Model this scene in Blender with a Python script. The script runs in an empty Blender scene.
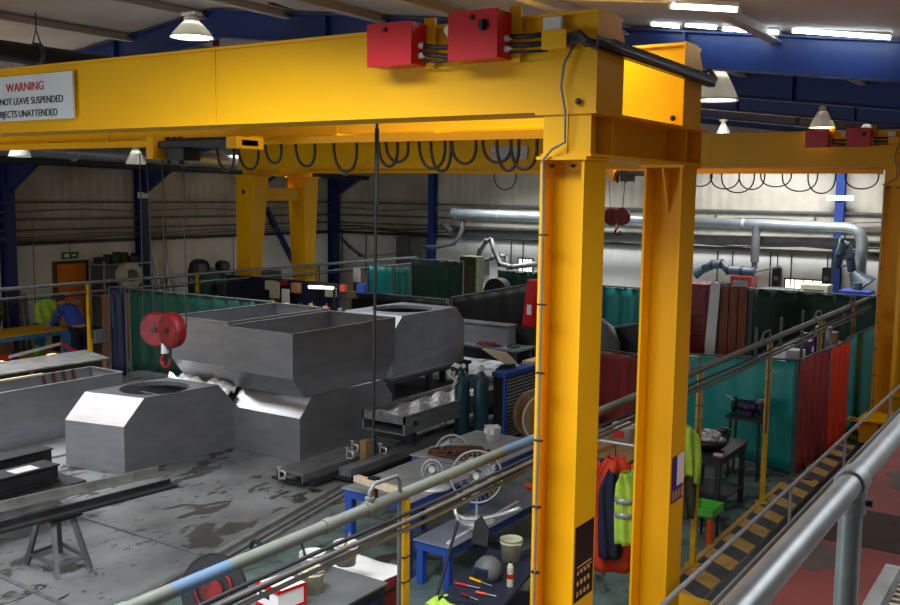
import bpy, bmesh, math, random
from mathutils import Vector, Matrix
random.seed(7)
PI = math.pi
scn = bpy.context.scene
COL = scn.collection
# ------------------------------------------------------------------ camera
H = 3.8
YAW, PIT, ROL, FPX = -0.585527492, 0.112727886, 0.0136397079, 971.698728
_f = Vector((math.sin(YAW)*math.cos(PIT), math.cos(YAW)*math.cos(PIT), -math.sin(PIT)))
_r = Vector((math.cos(YAW), -math.sin(YAW), 0)); _u = _r.cross(_f)
_r2 = _r*math.cos(ROL)+_u*math.sin(ROL); _u2 = _r2.cross(_f)
cd = bpy.data.cameras.new('camera'); cam = bpy.data.objects.new('camera', cd); COL.objects.link(cam)
cam.matrix_world = Matrix(((_r2.x,_u2.x,-_f.x,0),(_r2.y,_u2.y,-_f.y,0),(_r2.z,_u2.z,-_f.z,H),(0,0,0,1)))
cd.sensor_width = 36; cd.lens = FPX*36/900; cd.clip_start = .05; cd.clip_end = 200
scn.camera = cam
# ------------------------------------------------------------------ materials
def lin(c):
    return tuple(((v/12.92) if v <= .04045 else ((v+.055)/1.055)**2.4) for v in c)
def rgb(h):
    h = h.lstrip('#'); return lin([int(h[i:i+2], 16)/255 for i in (0, 2, 4)])
def mat(name, col, rough=.5, metal=0., var=.12, scale=3., bump=0., spec=.5, col2=None, stretch=(1,1,1), emit=None, estr=0, alpha=1, trans=0, detail=6):
    m = bpy.data.materials.new(name); m.use_nodes = True
    nt = m.node_tree; b = nt.nodes['Principled BSDF']
    c = rgb(col)
    b.inputs['Roughness'].default_value = rough; b.inputs['Metallic'].default_value = metal
    b.inputs['Specular IOR Level'].default_value = spec
    tc = nt.nodes.new('ShaderNodeTexCoord'); mp = nt.nodes.new('ShaderNodeMapping'); mp.inputs['Scale'].default_value = stretch
    nt.links.new(tc.outputs['Object'], mp.inputs['Vector'])
    n = nt.nodes.new('ShaderNodeTexNoise'); n.inputs['Scale'].default_value = scale; n.inputs['Detail'].default_value = detail
    nt.links.new(mp.outputs['Vector'], n.inputs['Vector'])
    rp = nt.nodes.new('ShaderNodeValToRGB'); nt.links.new(n.outputs['Fac'], rp.inputs['Fac'])
    c2 = rgb(col2) if col2 else tuple(v*(1-var*2) for v in c)
    rp.color_ramp.elements[0].position = .3; rp.color_ramp.elements[1].position = .65
    rp.color_ramp.elements[0].color = (*c2, 1); rp.color_ramp.elements[1].color = (*c, 1)
    nt.links.new(rp.outputs['Color'], b.inputs['Base Color'])
    if bump:
        bp = nt.nodes.new('ShaderNodeBump'); bp.inputs['Strength'].default_value = bump; bp.inputs['Distance'].default_value = .02
        nt.links.new(n.outputs['Fac'], bp.inputs['Height']); nt.links.new(bp.outputs['Normal'], b.inputs['Normal'])
    if emit:
        b.inputs['Emission Color'].default_value = (*rgb(emit), 1); b.inputs['Emission Strength'].default_value = estr
    b.inputs['Alpha'].default_value = alpha; b.inputs['Transmission Weight'].default_value = trans
    return m
M = {}
def add(k, *a, **kw): M[k] = mat(k, *a, **kw)
add('yellow', '#F2B200', .42, var=.04, scale=1.6, spec=.25)
add('yellow_post', '#E6B400', .5, var=.15, scale=6)
add('red_paint', '#CC0A1A', .35, var=.05)
add('red_dull', '#8E1416', .5, var=.35, scale=14)
add('red_steel', '#8E2830', .6, var=.2)
add('navy', '#1B2A66', .45, var=.15, scale=1.5)
add('rafter_blue', '#1E3F8A', .42, var=.12, scale=1.2)
add('blue_bench', '#2450B0', .5, var=.15)
add('blue_light', '#3E82C4', .5, var=.15)
add('black', '#101012', .5, var=.2)
add('rubber', '#1A1A1C', .6, var=.2)
add('cable', '#2C2E32', .5, var=.2)
add('cable_grey', '#7A7C7E', .5)
add('conduit', '#8D8F8F', .35, metal=.6, var=.12, scale=8)
add('galv', '#B4B9BC', .38, metal=.45, var=.12, scale=14)
add('galv_duct', '#A9B1B5', .34, metal=.6, var=.12, scale=4)
add('white_plastic', '#DADCDC', .45, var=.04)
add('white_paper', '#EDEDED', .8, var=.03)
add('stainless', '#A0A2A7', .3, metal=.5, var=.1, scale=2.2, stretch=(1, 1, 3), bump=.015)
add('stainless_in', '#8C8B88', .45, metal=.5, var=.12, scale=2.2)
add('dark_steel', '#2E2E31', .5, metal=.1, var=.25, scale=5)
add('mill_steel', '#85878B', .42, metal=.3, var=.22, scale=4, stretch=(3, .6, 3))
add('light_steel', '#A5A4A2', .4, metal=.5, var=.2, scale=5)
add('table_top', '#A9AEB2', .45, metal=.3, var=.15, scale=4)
add('grey_paint', '#66696B', .5, var=.2)
add('pipe_paint', '#71776E', .45, var=.08, scale=9)
add('pipe_blue', '#5B7693', .45, var=.06)
add('green_screen', '#0A4B3D', .6, var=.22, scale=1.5, bump=.3)
add('dark_green_screen', '#0B4034', .6, var=.25, scale=1.5, bump=.3)
add('teal_screen', '#1A9A9A', .4, var=.1, scale=1.2, bump=.2)
add('teal_light', '#2F8C88', .5, var=.15)
add('red_strip', '#983A3A', .3, var=.25, scale=3, stretch=(3, 3, .4), bump=.2)
add('red_bright', '#D8402A', .3, var=.18, scale=3, stretch=(3, 3, .4), bump=.2)
add('tarp', '#0B0B0D', .5, var=.3, scale=2, bump=.6)
add('wood', '#B08A5C', .7, var=.2, scale=4, stretch=(6, 1, 1))
add('wood_pale', '#E2CDAF', .7, var=.1, scale=4, stretch=(6, 1, 1))
add('wood_red', '#8A4424', .6, var=.3, scale=5, stretch=(6, 6, .5))
add('wood_dark', '#5A3A26', .7, var=.25, scale=5)
add('card', '#C08A5E', .8, var=.08)
add('orange_door', '#E8820E', .5, var=.08)
add('sign_green', '#0E7A52', .5)
add('cylinder_teal', '#1C4654', .4, var=.15)
add('skin', '#B07A5E', .6); add('hair', '#4A2E1C', .8, var=.3, scale=40)
add('cloth_blue', '#2A4CB0', .85, var=.2, scale=8, bump=.3)
add('cloth_navy', '#171C38', .9, var=.2, scale=8, bump=.3)
add('hivis', '#B9E24A', .7, var=.15, scale=6, bump=.3)
add('hivis_dirty', '#9DAE3E', .8, var=.3, scale=6, bump=.4)
add('hiorange', '#D23A16', .75, var=.2, scale=6, bump=.3)
add('reflective', '#B8BCC0', .35, metal=.3)
add('khaki', '#4A4A2C', .9, var=.3, scale=7, bump=.3)
add('purple', '#4A2E7C', .5); add('orange', '#E2562A', .5, var=.05); add('green_plastic', '#58C23C', .45)
add('dark_blue_plastic', '#20263C', .5); add('cream', '#C9C5A8', .6, var=.12, scale=9)
add('foil', '#C8C8CC', .3, metal=.7, var=.3, scale=30, bump=.8)
add('film', '#F2F3F4', .3, var=.03, scale=3, bump=.2)
add('cover_blue', '#8E92A2', .35, metal=.2, var=.1)
add('navy_dark', '#101A40', .5, var=.2)
add('clear_wrap', '#D9DCDC', .15, var=.05, alpha=.33)
add('lamp_face', '#FFFFFF', .5, emit='#FFF6DC', estr=14)
add('tube_face', '#FFFFFF', .5, emit='#E8FBFF', estr=11)
add('window_glow', '#FFFFFF', .5, emit='#F4F6D8', estr=2.6)
add('task_glow', '#FFFFFF', .5, emit='#FFFFA8', estr=3.2)
add('alu', '#C9CCCE', .3, metal=.35, var=.05)
add('wire', '#A4A8AA', .4, metal=.3, var=.05)
add('tray_grey', '#4C4E50', .45, metal=.3)
add('brown_tape', '#6A3A2E', .6, var=.15)
add('window_dark', '#2A3A3C', .2)
add('green_leaf', '#5A8C3A', .7, emit='#8CC860', estr=.5)
add('sheet_lime', '#B4E070', .5)

def shade_mat():
    m = mat('shade', '#D4D6D6', .3, metal=.2, var=.03); nt = m.node_tree
    tr = nt.nodes.new('ShaderNodeBsdfTranslucent'); tr.inputs[0].default_value = (.8, .8, .78, 1)
    mx = nt.nodes.new('ShaderNodeMixShader'); mx.inputs[0].default_value = .12
    nt.links.new(nt.nodes['Principled BSDF'].outputs[0], mx.inputs[1]); nt.links.new(tr.outputs[0], mx.inputs[2]); nt.links.new(mx.outputs[0], nt.nodes['Material Output'].inputs[0])
    return m
M['shade'] = shade_mat()
def wall_mat(name, base, dirt, vertical):
    m = mat(name, base, .7, var=.08, scale=1.1, col2=dirt)
    nt = m.node_tree; b = nt.nodes['Principled BSDF']
    tc = nt.nodes.new('ShaderNodeTexCoord'); sep = nt.nodes.new('ShaderNodeSeparateXYZ'); nt.links.new(tc.outputs['Object'], sep.inputs[0])
    ad = nt.nodes.new('ShaderNodeMath'); ad.operation = 'ADD'; nt.links.new(sep.outputs[0], ad.inputs[0]); nt.links.new(sep.outputs[1], ad.inputs[1])
    if vertical:
        w = nt.nodes.new('ShaderNodeMath'); w.operation = 'PINGPONG'; w.inputs[1].default_value = .13
        nt.links.new(ad.outputs[0], w.inputs[0])
        bp = nt.nodes.new('ShaderNodeBump'); bp.inputs['Strength'].default_value = .5; bp.inputs['Distance'].default_value = .2
        nt.links.new(w.outputs[0], bp.inputs['Height']); nt.links.new(bp.outputs['Normal'], b.inputs['Normal'])
    else:
        cb = nt.nodes.new('ShaderNodeCombineXYZ'); nt.links.new(ad.outputs[0], cb.inputs[0]); nt.links.new(sep.outputs[2], cb.inputs[1])
        br = nt.nodes.new('ShaderNodeTexBrick'); br.inputs['Scale'].default_value = 1; br.inputs['Brick Width'].default_value = .44
        br.inputs['Row Height'].default_value = .22; br.inputs['Mortar Size'].default_value = .008
        nt.links.new(cb.outputs[0], br.inputs['Vector'])
        bp = nt.nodes.new('ShaderNodeBump'); bp.invert = True; bp.inputs['Strength'].default_value = .3; bp.inputs['Distance'].default_value = .01
        nt.links.new(br.outputs['Fac'], bp.inputs['Height']); nt.links.new(bp.outputs['Normal'], b.inputs['Normal'])
    return m
M['cladding'] = wall_mat('cladding', '#C9C2B2', '#A79F90', True)
M['blockwork'] = wall_mat('blockwork', '#E9E9E6', '#C9C9C4', False)
M['roof'] = wall_mat('roof_sheet', '#D0CCC8', '#BEB9B4', False)

def floor_mat():
    m = bpy.data.materials.new('floor_concrete'); m.use_nodes = True; nt = m.node_tree; L = nt.links
    b = nt.nodes['Principled BSDF']
    tc = nt.nodes.new('ShaderNodeTexCoord'); sep = nt.nodes.new('ShaderNodeSeparateXYZ'); L.new(tc.outputs['Object'], sep.inputs[0])
    def noise(s, d=8, r=.6, dist=0, st=(1,1,1)):
        mp = nt.nodes.new('ShaderNodeMapping'); mp.inputs['Scale'].default_value = st; L.new(tc.outputs['Object'], mp.inputs[0])
        n = nt.nodes.new('ShaderNodeTexNoise'); n.inputs['Scale'].default_value = s; n.inputs['Detail'].default_value = d
        n.inputs['Roughness'].default_value = r; n.inputs['Distortion'].default_value = dist; L.new(mp.outputs[0], n.inputs['Vector']); return n.outputs['Fac']
    def ramp(fac, a, bb, c0, c1):
        r = nt.nodes.new('ShaderNodeValToRGB'); L.new(fac, r.inputs[0]); r.color_ramp.elements[0].position = a; r.color_ramp.elements[1].position = bb
        r.color_ramp.elements[0].color = (*c0, 1); r.color_ramp.elements[1].color = (*c1, 1); return r.outputs[0]
    def mix(f, a, bb):
        x = nt.nodes.new('ShaderNodeMix'); x.data_type = 'RGBA'; L.new(f, x.inputs[0]); L.new(a, x.inputs[6]); L.new(bb, x.inputs[7]); return x.outputs[2]
    def step(axis, a, bb):
        r = nt.nodes.new('ShaderNodeMapRange'); r.inputs[1].default_value = a; r.inputs[2].default_value = bb; L.new(sep.outputs[axis], r.inputs[0]); return r.outputs[0]
    grey = ramp(noise(.8), .35, .7, rgb('#6A6C6E'), rgb('#989A9C'))
    green = ramp(noise(2.5), .35, .65, rgb('#4C5F5A'), rgb('#758A84'))
    gx = nt.nodes.new('ShaderNodeMath'); gx.operation = 'ADD'; L.new(sep.outputs[0], gx.inputs[0])
    nz = nt.nodes.new('ShaderNodeMath'); nz.operation = 'MULTIPLY'; nz.inputs[1].default_value = .5; L.new(noise(2), nz.inputs[0]); L.new(nz.outputs[0], gx.inputs[1])
    r = nt.nodes.new('ShaderNodeMapRange'); r.inputs[1].default_value = -7.1; r.inputs[2].default_value = -6.9; L.new(gx.outputs[0], r.inputs[0])
    base = mix(r.outputs[0], grey, green)
    st = ramp(noise(1.9, 9, .66, .9, (1.3, .7, 1)), .56, .575, (0, 0, 0), (1, 1, 1))
    dark = ramp(noise(3), .3, .7, rgb('#2E2C2A'), rgb('#454341'))
    bl = mix(st, base, dark)
    lf = ramp(noise(5, 9, .7), .60, .63, (0, 0, 0), (.75, .75, .75))
    bl = mix(lf, bl, dark)
    # thin white worn paint streaks
    ws = ramp(noise(3.4, 9, .7, .8, (1.4, .5, 1)), .66, .68, (0, 0, 0), (.6, .6, .6))
    lt = ramp(noise(3), .3, .7, rgb('#B5B7B8'), rgb('#C4C6C6'))
    bl = mix(ws, bl, lt)
    L.new(bl, b.inputs['Base Color'])
    b.inputs['Roughness'].default_value = .38
    rr = ramp(noise(2.2), .3, .7, (.3,)*3, (.55,)*3); L.new(rr, b.inputs['Roughness'])
    return m
M['floor'] = floor_mat()
add('red_floor', '#A4524E', .6, col2='#8A4644', scale=1.5)
add('red_floor_stain', '#6C5E5C', .6, var=.15)
add('mat_dark', '#4A3A34', .8, var=.15, scale=8)
add('stripe_yellow', '#DCAC58', .7, col2='#B48E50', scale=7)
add('stripe_dark', '#55555C', .7, var=.15, scale=6)
add('kerb', '#8C8070', .8, var=.2, scale=9)
# ------------------------------------------------------------------ mesh tools
class MB:
    def __init__(s): s.bm = bmesh.new()
    def box(s, x0, x1, y0, y1, z0, z1, T=None):
        vs = [s.bm.verts.new((x, y, z)) for z in (z0, z1) for y in (y0, y1) for x in (x0, x1)]
        for f in ((0,2,3,1),(4,5,7,6),(0,1,5,4),(2,6,7,3),(0,4,6,2),(1,3,7,5)): s.bm.faces.new([vs[i] for i in f])
        if T: 
            for v in vs: v.co = T @ v.co
        return s
    def bar(s, a, b, w, h=None, up=(0,0,1)):           # rectangular bar between two points
        a, b = Vector(a), Vector(b); h = h or w; d = (b-a).normalized(); u = Vector(up)
        if abs(d.dot(u)) > .98: u = Vector((1,0,0)) if abs(d.x) < .9 else Vector((0,1,0))
        x = d.cross(u).normalized(); z = x.cross(d)
        vs = [s.bm.verts.new(p+x*(w/2*i)+z*(h/2*j)) for p in (a, b) for i, j in ((-1,-1),(1,-1),(1,1),(-1,1))]
        for f in ((3,2,1,0),(4,5,6,7),(0,1,5,4),(1,2,6,5),(2,3,7,6),(3,0,4,7)): s.bm.faces.new([vs[i] for i in f])
        return s
    def cyl(s, a, b, r, r2=None, n=16, caps=True):
        a, b = Vector(a), Vector(b); r2 = r if r2 is None else r2; d = (b-a).normalized()
        u = Vector((0,0,1)) if abs(d.z) < .9 else Vector((1,0,0)); x = d.cross(u).normalized(); y = d.cross(x)
        A = [s.bm.verts.new(a+(x*math.cos(t)+y*math.sin(t))*r) for t in [2*PI*i/n for i in range(n)]]
        B = [s.bm.verts.new(b+(x*math.cos(t)+y*math.sin(t))*r2) for t in [2*PI*i/n for i in range(n)]]
        for i in range(n):
            f = s.bm.faces.new((A[i], A[(i+1)%n], B[(i+1)%n], B[i])); f.smooth = True
        if caps:
            for f in (s.bm.faces.new(A[::-1]), s.bm.faces.new(B)):
                for e in f.edges: e.smooth = False
        return s
    def tube(s, pts, r, n=8, closed=False):
        pts = [Vector(p) for p in pts]; N = len(pts); rings = []; prev = None
        for i, p in enumerate(pts):
            if closed: d = (pts[(i+1)%N]-pts[i-1])
            else: d = pts[min(i+1, N-1)]-pts[max(i-1, 0)]
            d.normalize()
            if prev is None:
                u = Vector((0,0,1)) if abs(d.z) < .9 else Vector((1,0,0)); x = d.cross(u).normalized()
            else: x = (prev-d*prev.dot(d)).normalized()
            prev = x; y = d.cross(x)
            rr = r[i] if isinstance(r, (list, tuple)) else r
            rings.append([s.bm.verts.new(p+(x*math.cos(t)+y*math.sin(t))*rr) for t in [2*PI*k/n for k in range(n)]])
        for i in range(N if closed else N-1):
            A, B = rings[i], rings[(i+1)%N]
            for k in range(n):
                f = s.bm.faces.new((A[k], A[(k+1)%n], B[(k+1)%n], B[k])); f.smooth = True
        if not closed: s.bm.faces.new(rings[0][::-1]); s.bm.faces.new(rings[-1])
        return s
    def lathe(s, prof, c=(0,0,0), n=20, cap=True):    # prof: (r,z)
        rings = [[s.bm.verts.new((c[0]+r*math.cos(2*PI*k/n), c[1]+r*math.sin(2*PI*k/n), c[2]+z)) for k in range(n)] for r, z in prof]
        for A, B in zip(rings, rings[1:]):
            for k in range(n):
                f = s.bm.faces.new((A[k], A[(k+1)%n], B[(k+1)%n], B[k])); f.smooth = True
        if cap: s.bm.faces.new(rings[0][::-1])
        return s
    def prism(s, poly, d):                             # poly: list of 3D points, d: extrusion vector
        d = Vector(d); A = [s.bm.verts.new(Vector(p)) for p in poly]; B = [s.bm.verts.new(Vector(p)+d) for p in poly]; n = len(A)
        s.bm.faces.new(A[::-1]); s.bm.faces.new(B)
        for i in range(n): s.bm.faces.new((A[i], A[(i+1)%n], B[(i+1)%n], B[i]))
        return s
    def face(s, pts): s.bm.faces.new([s.bm.verts.new(Vector(p)) for p in pts]); return s
    def hexa(s, p):                                    # 8 points: bottom 4 then top 4
        v = [s.bm.verts.new(Vector(q)) for q in p]
        for f in ((3,2,1,0),(4,5,6,7),(0,1,5,4),(1,2,6,5),(2,3,7,6),(3,0,4,7)): s.bm.faces.new([v[i] for i in f])
        return s
    def sheet(s, fn, nu, nv):                          # grid surface fn(u,v)
        g = [[s.bm.verts.new(Vector(fn(i/nu, j/nv))) for i in range(nu+1)] for j in range(nv+1)]
        for j in range(nv):
            for i in range(nu):
                f = s.bm.faces.new((g[j][i], g[j][i+1], g[j+1][i+1], g[j+1][i])); f.smooth = True
        return s
    def build(s, name, m, parent=None, bevel=0, solid=0, **kw):
        bmesh.ops.recalc_face_normals(s.bm, faces=s.bm.faces)
        me = bpy.data.meshes.new(name); s.bm.to_mesh(me); s.bm.free()
        o = bpy.data.objects.new(name, me); COL.objects.link(o)
        me.materials.append(M[m] if isinstance(m, str) else m)
        if parent: o.parent = parent; o.matrix_parent_inverse = Matrix.Translation(parent.location).inverted()
        if solid:
            md = o.modifiers.new('solid', 'SOLIDIFY'); md.thickness = solid; md.offset = 0
        if bevel:
            md = o.modifiers.new('bevel', 'BEVEL'); md.width = bevel; md.segments = 2; md.limit_method = 'ANGLE'; md.angle_limit = math.radians(50)
        tag(o, **kw); return o
def tag(o, label=None, cat=None, group=None, kind=None):
    if label: o['label'] = label
    if cat: o['category'] = cat
    if group: o['group'] = group
    if kind: o['kind'] = kind
    return o
def thing(name, label, cat, loc=(0,0,0), group=None):
    o = bpy.data.objects.new(name, None); COL.objects.link(o); o.location = loc; o.empty_display_size = .1
    return tag(o, label, cat, group)
def struct(mb, name, m, parent=None, **kw):
    return mb.build(name, m, parent, kind='structure', **kw)
def clone(o, off, label=None, parent=None, group=None):
    c = o.copy(); COL.objects.link(c)
    if parent is None:
        c.location = o.location+Vector(off)
        if label: c['label'] = label
        if group: c['group'] = group
    else:
        c.parent = parent; c.matrix_parent_inverse = o.matrix_parent_inverse.copy()
    for ch in [x for x in o.children]: clone(ch, None, parent=c)
    return c
bpy.context.view_layer.update()
def text(body, size, m, T, parent, name='lettering', depth=.001, align='LEFT'):
    cu = bpy.data.curves.new(name, 'FONT'); cu.body = body; cu.size = size; cu.extrude = depth; cu.align_x = align
    tmp = bpy.data.objects.new('tmp', cu); COL.objects.link(tmp)
    dg = bpy.context.evaluated_depsgraph_get(); dg.update()
    me = bpy.data.meshes.new_from_object(tmp.evaluated_get(dg)); bpy.data.objects.remove(tmp)
    me.transform(T); me.materials.clear(); me.materials.append(M[m])
    o = bpy.data.objects.new(name, me); COL.objects.link(o); o.parent = parent
    o.matrix_parent_inverse = Matrix.Translation(parent.location).inverted() if parent else Matrix()
    return o
def arc(c, r, a0, a1, n, ax=('x','z')):
    out = []
    for i in range(n+1):
        t = a0+(a1-a0)*i/n; p = list(c); p['xyz'.index(ax[0])] += r*math.cos(t); p['xyz'.index(ax[1])] += r*math.sin(t); out.append(tuple(p))
    return out

# ================================================================== THE SETTING
XL, XR, YB, YF = -20.5, 3.0, 24.1, -7.0
RIDGE = -9.5
def under(x): return 4.97+.12*(-3.2-x) if x > RIDGE else 4.97+.12*(-3.2-RIDGE)-.12*(RIDGE-x)
def roofz(x): return under(x)+.36
struct(MB().box(XL-.2, XR+.2, YF-.2, YB+.2, -.2, 0), 'floor', 'floor')
struct(MB().box(XL-.2, XL, YF, YB, 0, 2.45), 'wall_left', 'blockwork')
struct(MB().box(XL-.2, XL-.02, YF, YB, 2.45, roofz(XL)+.1), 'wall_left_upper', 'cladding')
struct(MB().box(XL, XR, YB, YB+.2, 0, 2.42), 'wall_back', 'blockwork')
g = MB().prism([(XL-.2, YB+.02, 2.42), (XR+.2, YB+.02, 2.42), (XR+.2, YB+.02, roofz(XR)+.1), (RIDGE, YB+.02, roofz(RIDGE)+.1), (XL-.2, YB+.02, roofz(XL)+.1)], (0, .18, 0))
struct(g, 'wall_back_upper', 'cladding')
struct(MB().box(XR, XR+.2, YF, YB, 0, roofz(XR)+.1), 'wall_right', 'cladding')
g = MB().prism([(XL-.2, YF, 0), (XR+.2, YF, 0), (XR+.2, YF, roofz(XR)+.1), (RIDGE, YF, roofz(RIDGE)+.1), (XL-.2, YF, roofz(XL)+.1)], (0, -.2, 0))
struct(g, 'wall_front', 'cladding')
# roof in two slopes
struct(MB().prism([(XL-.2, YF-.2, roofz(XL-.2)), (RIDGE, YF-.2, roofz(RIDGE)), (RIDGE, YF-.2, roofz(RIDGE)+.1), (XL-.2, YF-.2, roofz(XL-.2)+.1)], (0, YB-YF+.4, 0)), 'ceiling_left', 'roof')
struct(MB().prism([(RIDGE, YF-.2, roofz(RIDGE)), (XR+.2, YF-.2, roofz(XR+.2)), (XR+.2, YF-.2, roofz(XR+.2)+.1), (RIDGE, YF-.2, roofz(RIDGE)+.1)], (0, YB-YF+.4, 0)), 'ceiling_right', 'roof')
# purlins along Y
k = 0
for x in [XL+.6+1.45*i for i in range(16)]:
    z = roofz(x)-.005
    struct(MB().box(x-.035, x+.035, YF, YB, z-.07, z).box(x-.035, x+.07, YF, YB, z-.09, z-.075), 'trim_%d' % (k+1), 'roof'); k += 1
# dado rails and sheeting rails on the walls
for z, hh, m, dpt in ((2.47, .07, 'dark_steel', .08), (2.78, .05, 'grey_paint', .06), (3.02, .06, 'grey_paint', .06), (3.42, .05, 'grey_paint', .06)):
    struct(MB().box(XL, XL+dpt, YF, YB, z, z+hh), 'trim_%d' % (k+1), m); k += 1
    struct(MB().box(XL, XR, YB-dpt, YB, z, z+hh), 'trim_%d' % (k+1), m); k += 1
# portal frames: columns and rafters
def portal(y, name_i):
    p = thing('portal_frame', 'x', 'frame', (RIDGE, y, 0))
    for q in ('label', 'category'): del p[q]
    p['kind'] = 'structure'; p.name = 'trim_%d' % (100+name_i)
    for x in (XL+.14, XR-.14):
        c = MB().box(x-.14, x+.14, y-.12, y-.105, 0, under(x)).box(x-.14, x+.14, y+.105, y+.12, 0, under(x)).box(x-.006, x+.006, y-.105, y+.105, 0, under(x))
        c = MB().box(x-.14, x-.125, y-.12, y+.12, 0, under(x)+.3).box(x+.125, x+.14, y-.12, y+.12, 0, under(x)+.3).box(x-.125, x+.125, y-.03, y+.03, 0, under(x)+.3)
        c.build('column', 'navy', p)
    xs = [XL+.1, RIDGE, XR-.1]
    for a, b in ((xs[0], xs[1]), (xs[1], xs[2])):
        r = MB()
        za, zb = under(a+.0001), under(b-.0001) if b > RIDGE else under(b)
        r.prism([(a, y-.006, za), (b, y-.006, zb), (b, y-.006, zb+.33), (a, y-.006, za+.33)], (0, .012, 0))
        for dz in (0, .315): r.prism([(a, y-.09, za+dz), (b, y-.09, zb+dz), (b, y-.09, zb+dz+.015), (a, y-.09, za+dz+.015)], (0, .18, 0))
        for q in (.15, .35, .5, .65, .82):
            x = a+(b-a)*q; z = za+(zb-za)*q; r.box(x-.006, x+.006, y-.088, y+.088, z+.01, z+.32)
        r.build('rafter', 'rafter_blue', p)
    # haunches at the eaves
    MB().prism([(XL+.28, y-.05, under(XL)-.75), (XL+2.0, y-.05, under(XL+2.0)), (XL+.28, y-.05, under(XL+.28))], (0, .1, 0)).build('haunch', 'navy', p)
    MB().prism([(XR-.28, y-.05, under(XR)-.75), (XR-.28, y-.05, under(XR-.28)), (XR-2.0, y-.05, under(XR-2.0))], (0, .1, 0)).build('haunch', 'navy', p)
for i, y in enumerate((-2.4, 1.4, 5.1+4.0-.2, 12.7, 16.4, 20.2, 23.9)): portal(y, i)
# gable columns on the back wall
for i, x in enumerate((-16.55, -13.2, -5.02)):
    w = .1 if i != 1 else .09
    if i == 1: continue
    struct(MB().box(x-w, x+w, YB-.26, YB-.245, 0, under(x)).box(x-w, x+w, YB-.1, YB-.085, 0, under(x)).box(x-.02, x+.02, YB-.25, YB-.1, 0, under(x)), 'trim_%d' % (120+i), 'rafter_blue')
# raised red floor slab and its kerb
RZ = .70
struct(MB().box(-2.02, XR, 4.2, 23.2, 0, RZ), 'floor_raised', 'red_floor')
struct(MB().box(-2.24, -2.02, 4.2, 23.2, 0, RZ+.02), 'trim_200', 'kerb')
struct(MB().box(-1.99, -1.0, 9.05, 10.15, RZ, RZ+.006), 'floor_mat_patch', 'mat_dark')
for i, (sx, sy, sr_) in enumerate(((-1.75, 8.6, .2), (-1.5, 11.6, .25))):
    struct(MB().prism([(sx+sr_*(1+.3*math.sin(t*5))*math.cos(t), sy+1.6*sr_*(1+.3*math.sin(t*3+1))*math.sin(t), RZ+.001) for t in [2*PI*q/28 for q in range(28)]], (0, 0, .002)), 'floor_stain_%d' % (i+1), 'red_floor_stain')
# mezzanine where the photographer stands
mz = 2.13
struct(MB().box(-.65, XR, YF, 4.6, mz-.06, mz), 'floor_mezzanine', 'grey_paint')
kk = MB()
for i in range(70):
    y = 4.5-i*.06; kk.box(-.6, .3, y-.012, y+.012, mz, mz+.018)
struct(kk, 'floor_mezzanine_ribs', 'kerb')
struct(MB().box(-.68, -.62, YF, 4.6, mz-.2, mz+.04), 'trim_201', 'light_steel')
# diagonal walkway marking
st = MB(); dk = MB()
per = .585
y = 6.0
while y < 19.5:
    dk.hexa([(-3.22, y+.0, .003), (-2.86, y-.25, .003), (-2.86, y-.25+per*.5, .003), (-3.22, y+.0+per*.5, .003), (-3.22, y+.0, .006), (-2.86, y-.25, .006), (-2.86, y-.25+per*.5, .006), (-3.22, y+.0+per*.5, .006)])
    yy = y+per*.5
    st.hexa([(-3.22, yy+.0, .003), (-2.86, yy-.25, .003), (-2.86, yy-.25+per*.5, .003), (-3.22, yy+.0+per*.5, .003), (-3.22, yy+.0, .0062), (-2.86, yy-.25, .0062), (-2.86, yy-.25+per*.5, .0062), (-3.22, yy+.0+per*.5, .0062)])
    y += per
st.box(-3.29, -3.235, 6, 19.5, .003, .006)
struct(dk, 'floor_marking_dark', 'stripe_dark'); struct(st, 'floor_marking_yellow', 'stripe_yellow')
# gantry rails set in the floor
struct(MB().box(-2.83, -2.77, YF, 23.5, 0, .015).box(-2.79, -2.74, YF, 23.5, 0, .04).box(-2.55, -2.5, YF, 23.5, 0, .03), 'trim_202', 'dark_steel')
struct(MB().box(-16.65, -16.55, YF, 23.5, 0, .04), 'trim_203', 'dark_steel')
# steel channels let into the floor (foreground left)
def strip(x0, y0, x1, y1, w, h, nm, m):
    struct(MB().bar((x0, y0, h/2+.001), (x1, y1, h/2+.001), w, h), nm, m)
strip(-7.0, 4.9, -7.9, 9.4, .07, .05, 'trim_204', 'light_steel')
strip(-6.84, 4.9, -7.74, 9.4, .05, .02, 'trim_205', 'dark_steel')
strip(-6.76, 4.9, -7.66, 9.4, .04, .04, 'trim_206', 'light_steel')
strip(-9.7, 6.76, -7.55, 6.74, .05, .012, 'trim_207', 'mill_steel')
strip(-9.2, 5.24, -7.2, 5.14, .05, .012, 'trim_208', 'mill_steel')

# glow material for the added roof fill lights, left unused
M['roof_fill_glow'] = mat('roof_fill_glow', '#FFFFFF', .5, emit='#EAF4FF', estr=6)
# door, exit sign
d = struct(MB().box(XL, XL+.06, 13.95, 14.75, 0, 1.98), 'door_1', 'orange_door')
fr = MB().box(XL, XL+.09, 13.88, 13.95, 0, 2.05).box(XL, XL+.09, 14.75, 14.82, 0, 2.05).box(XL, XL+.09, 13.95, 14.75, 1.98, 2.05)
struct(fr, 'trim_209', 'wood_dark')
es = thing('exit_sign', 'small green exit sign hung above the orange door', 'sign', (XL+.08, 14.35, 2.12))
MB().box(XL+.02, XL+.06, 14.12, 14.56, 2.1, 2.26).build('board', 'sign_green', es)
MB().box(XL+.06, XL+.064, 14.18, 14.3, 2.14, 2.22).box(XL+.06, XL+.064, 14.38, 14.5, 2.16, 2.2).build('pictogram', 'white_paper', es)
MB().cyl((XL+.04, 14.34, 2.26), (XL+.04, 14.34, 2.47), .008).build('chain', 'cable', es)
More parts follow.
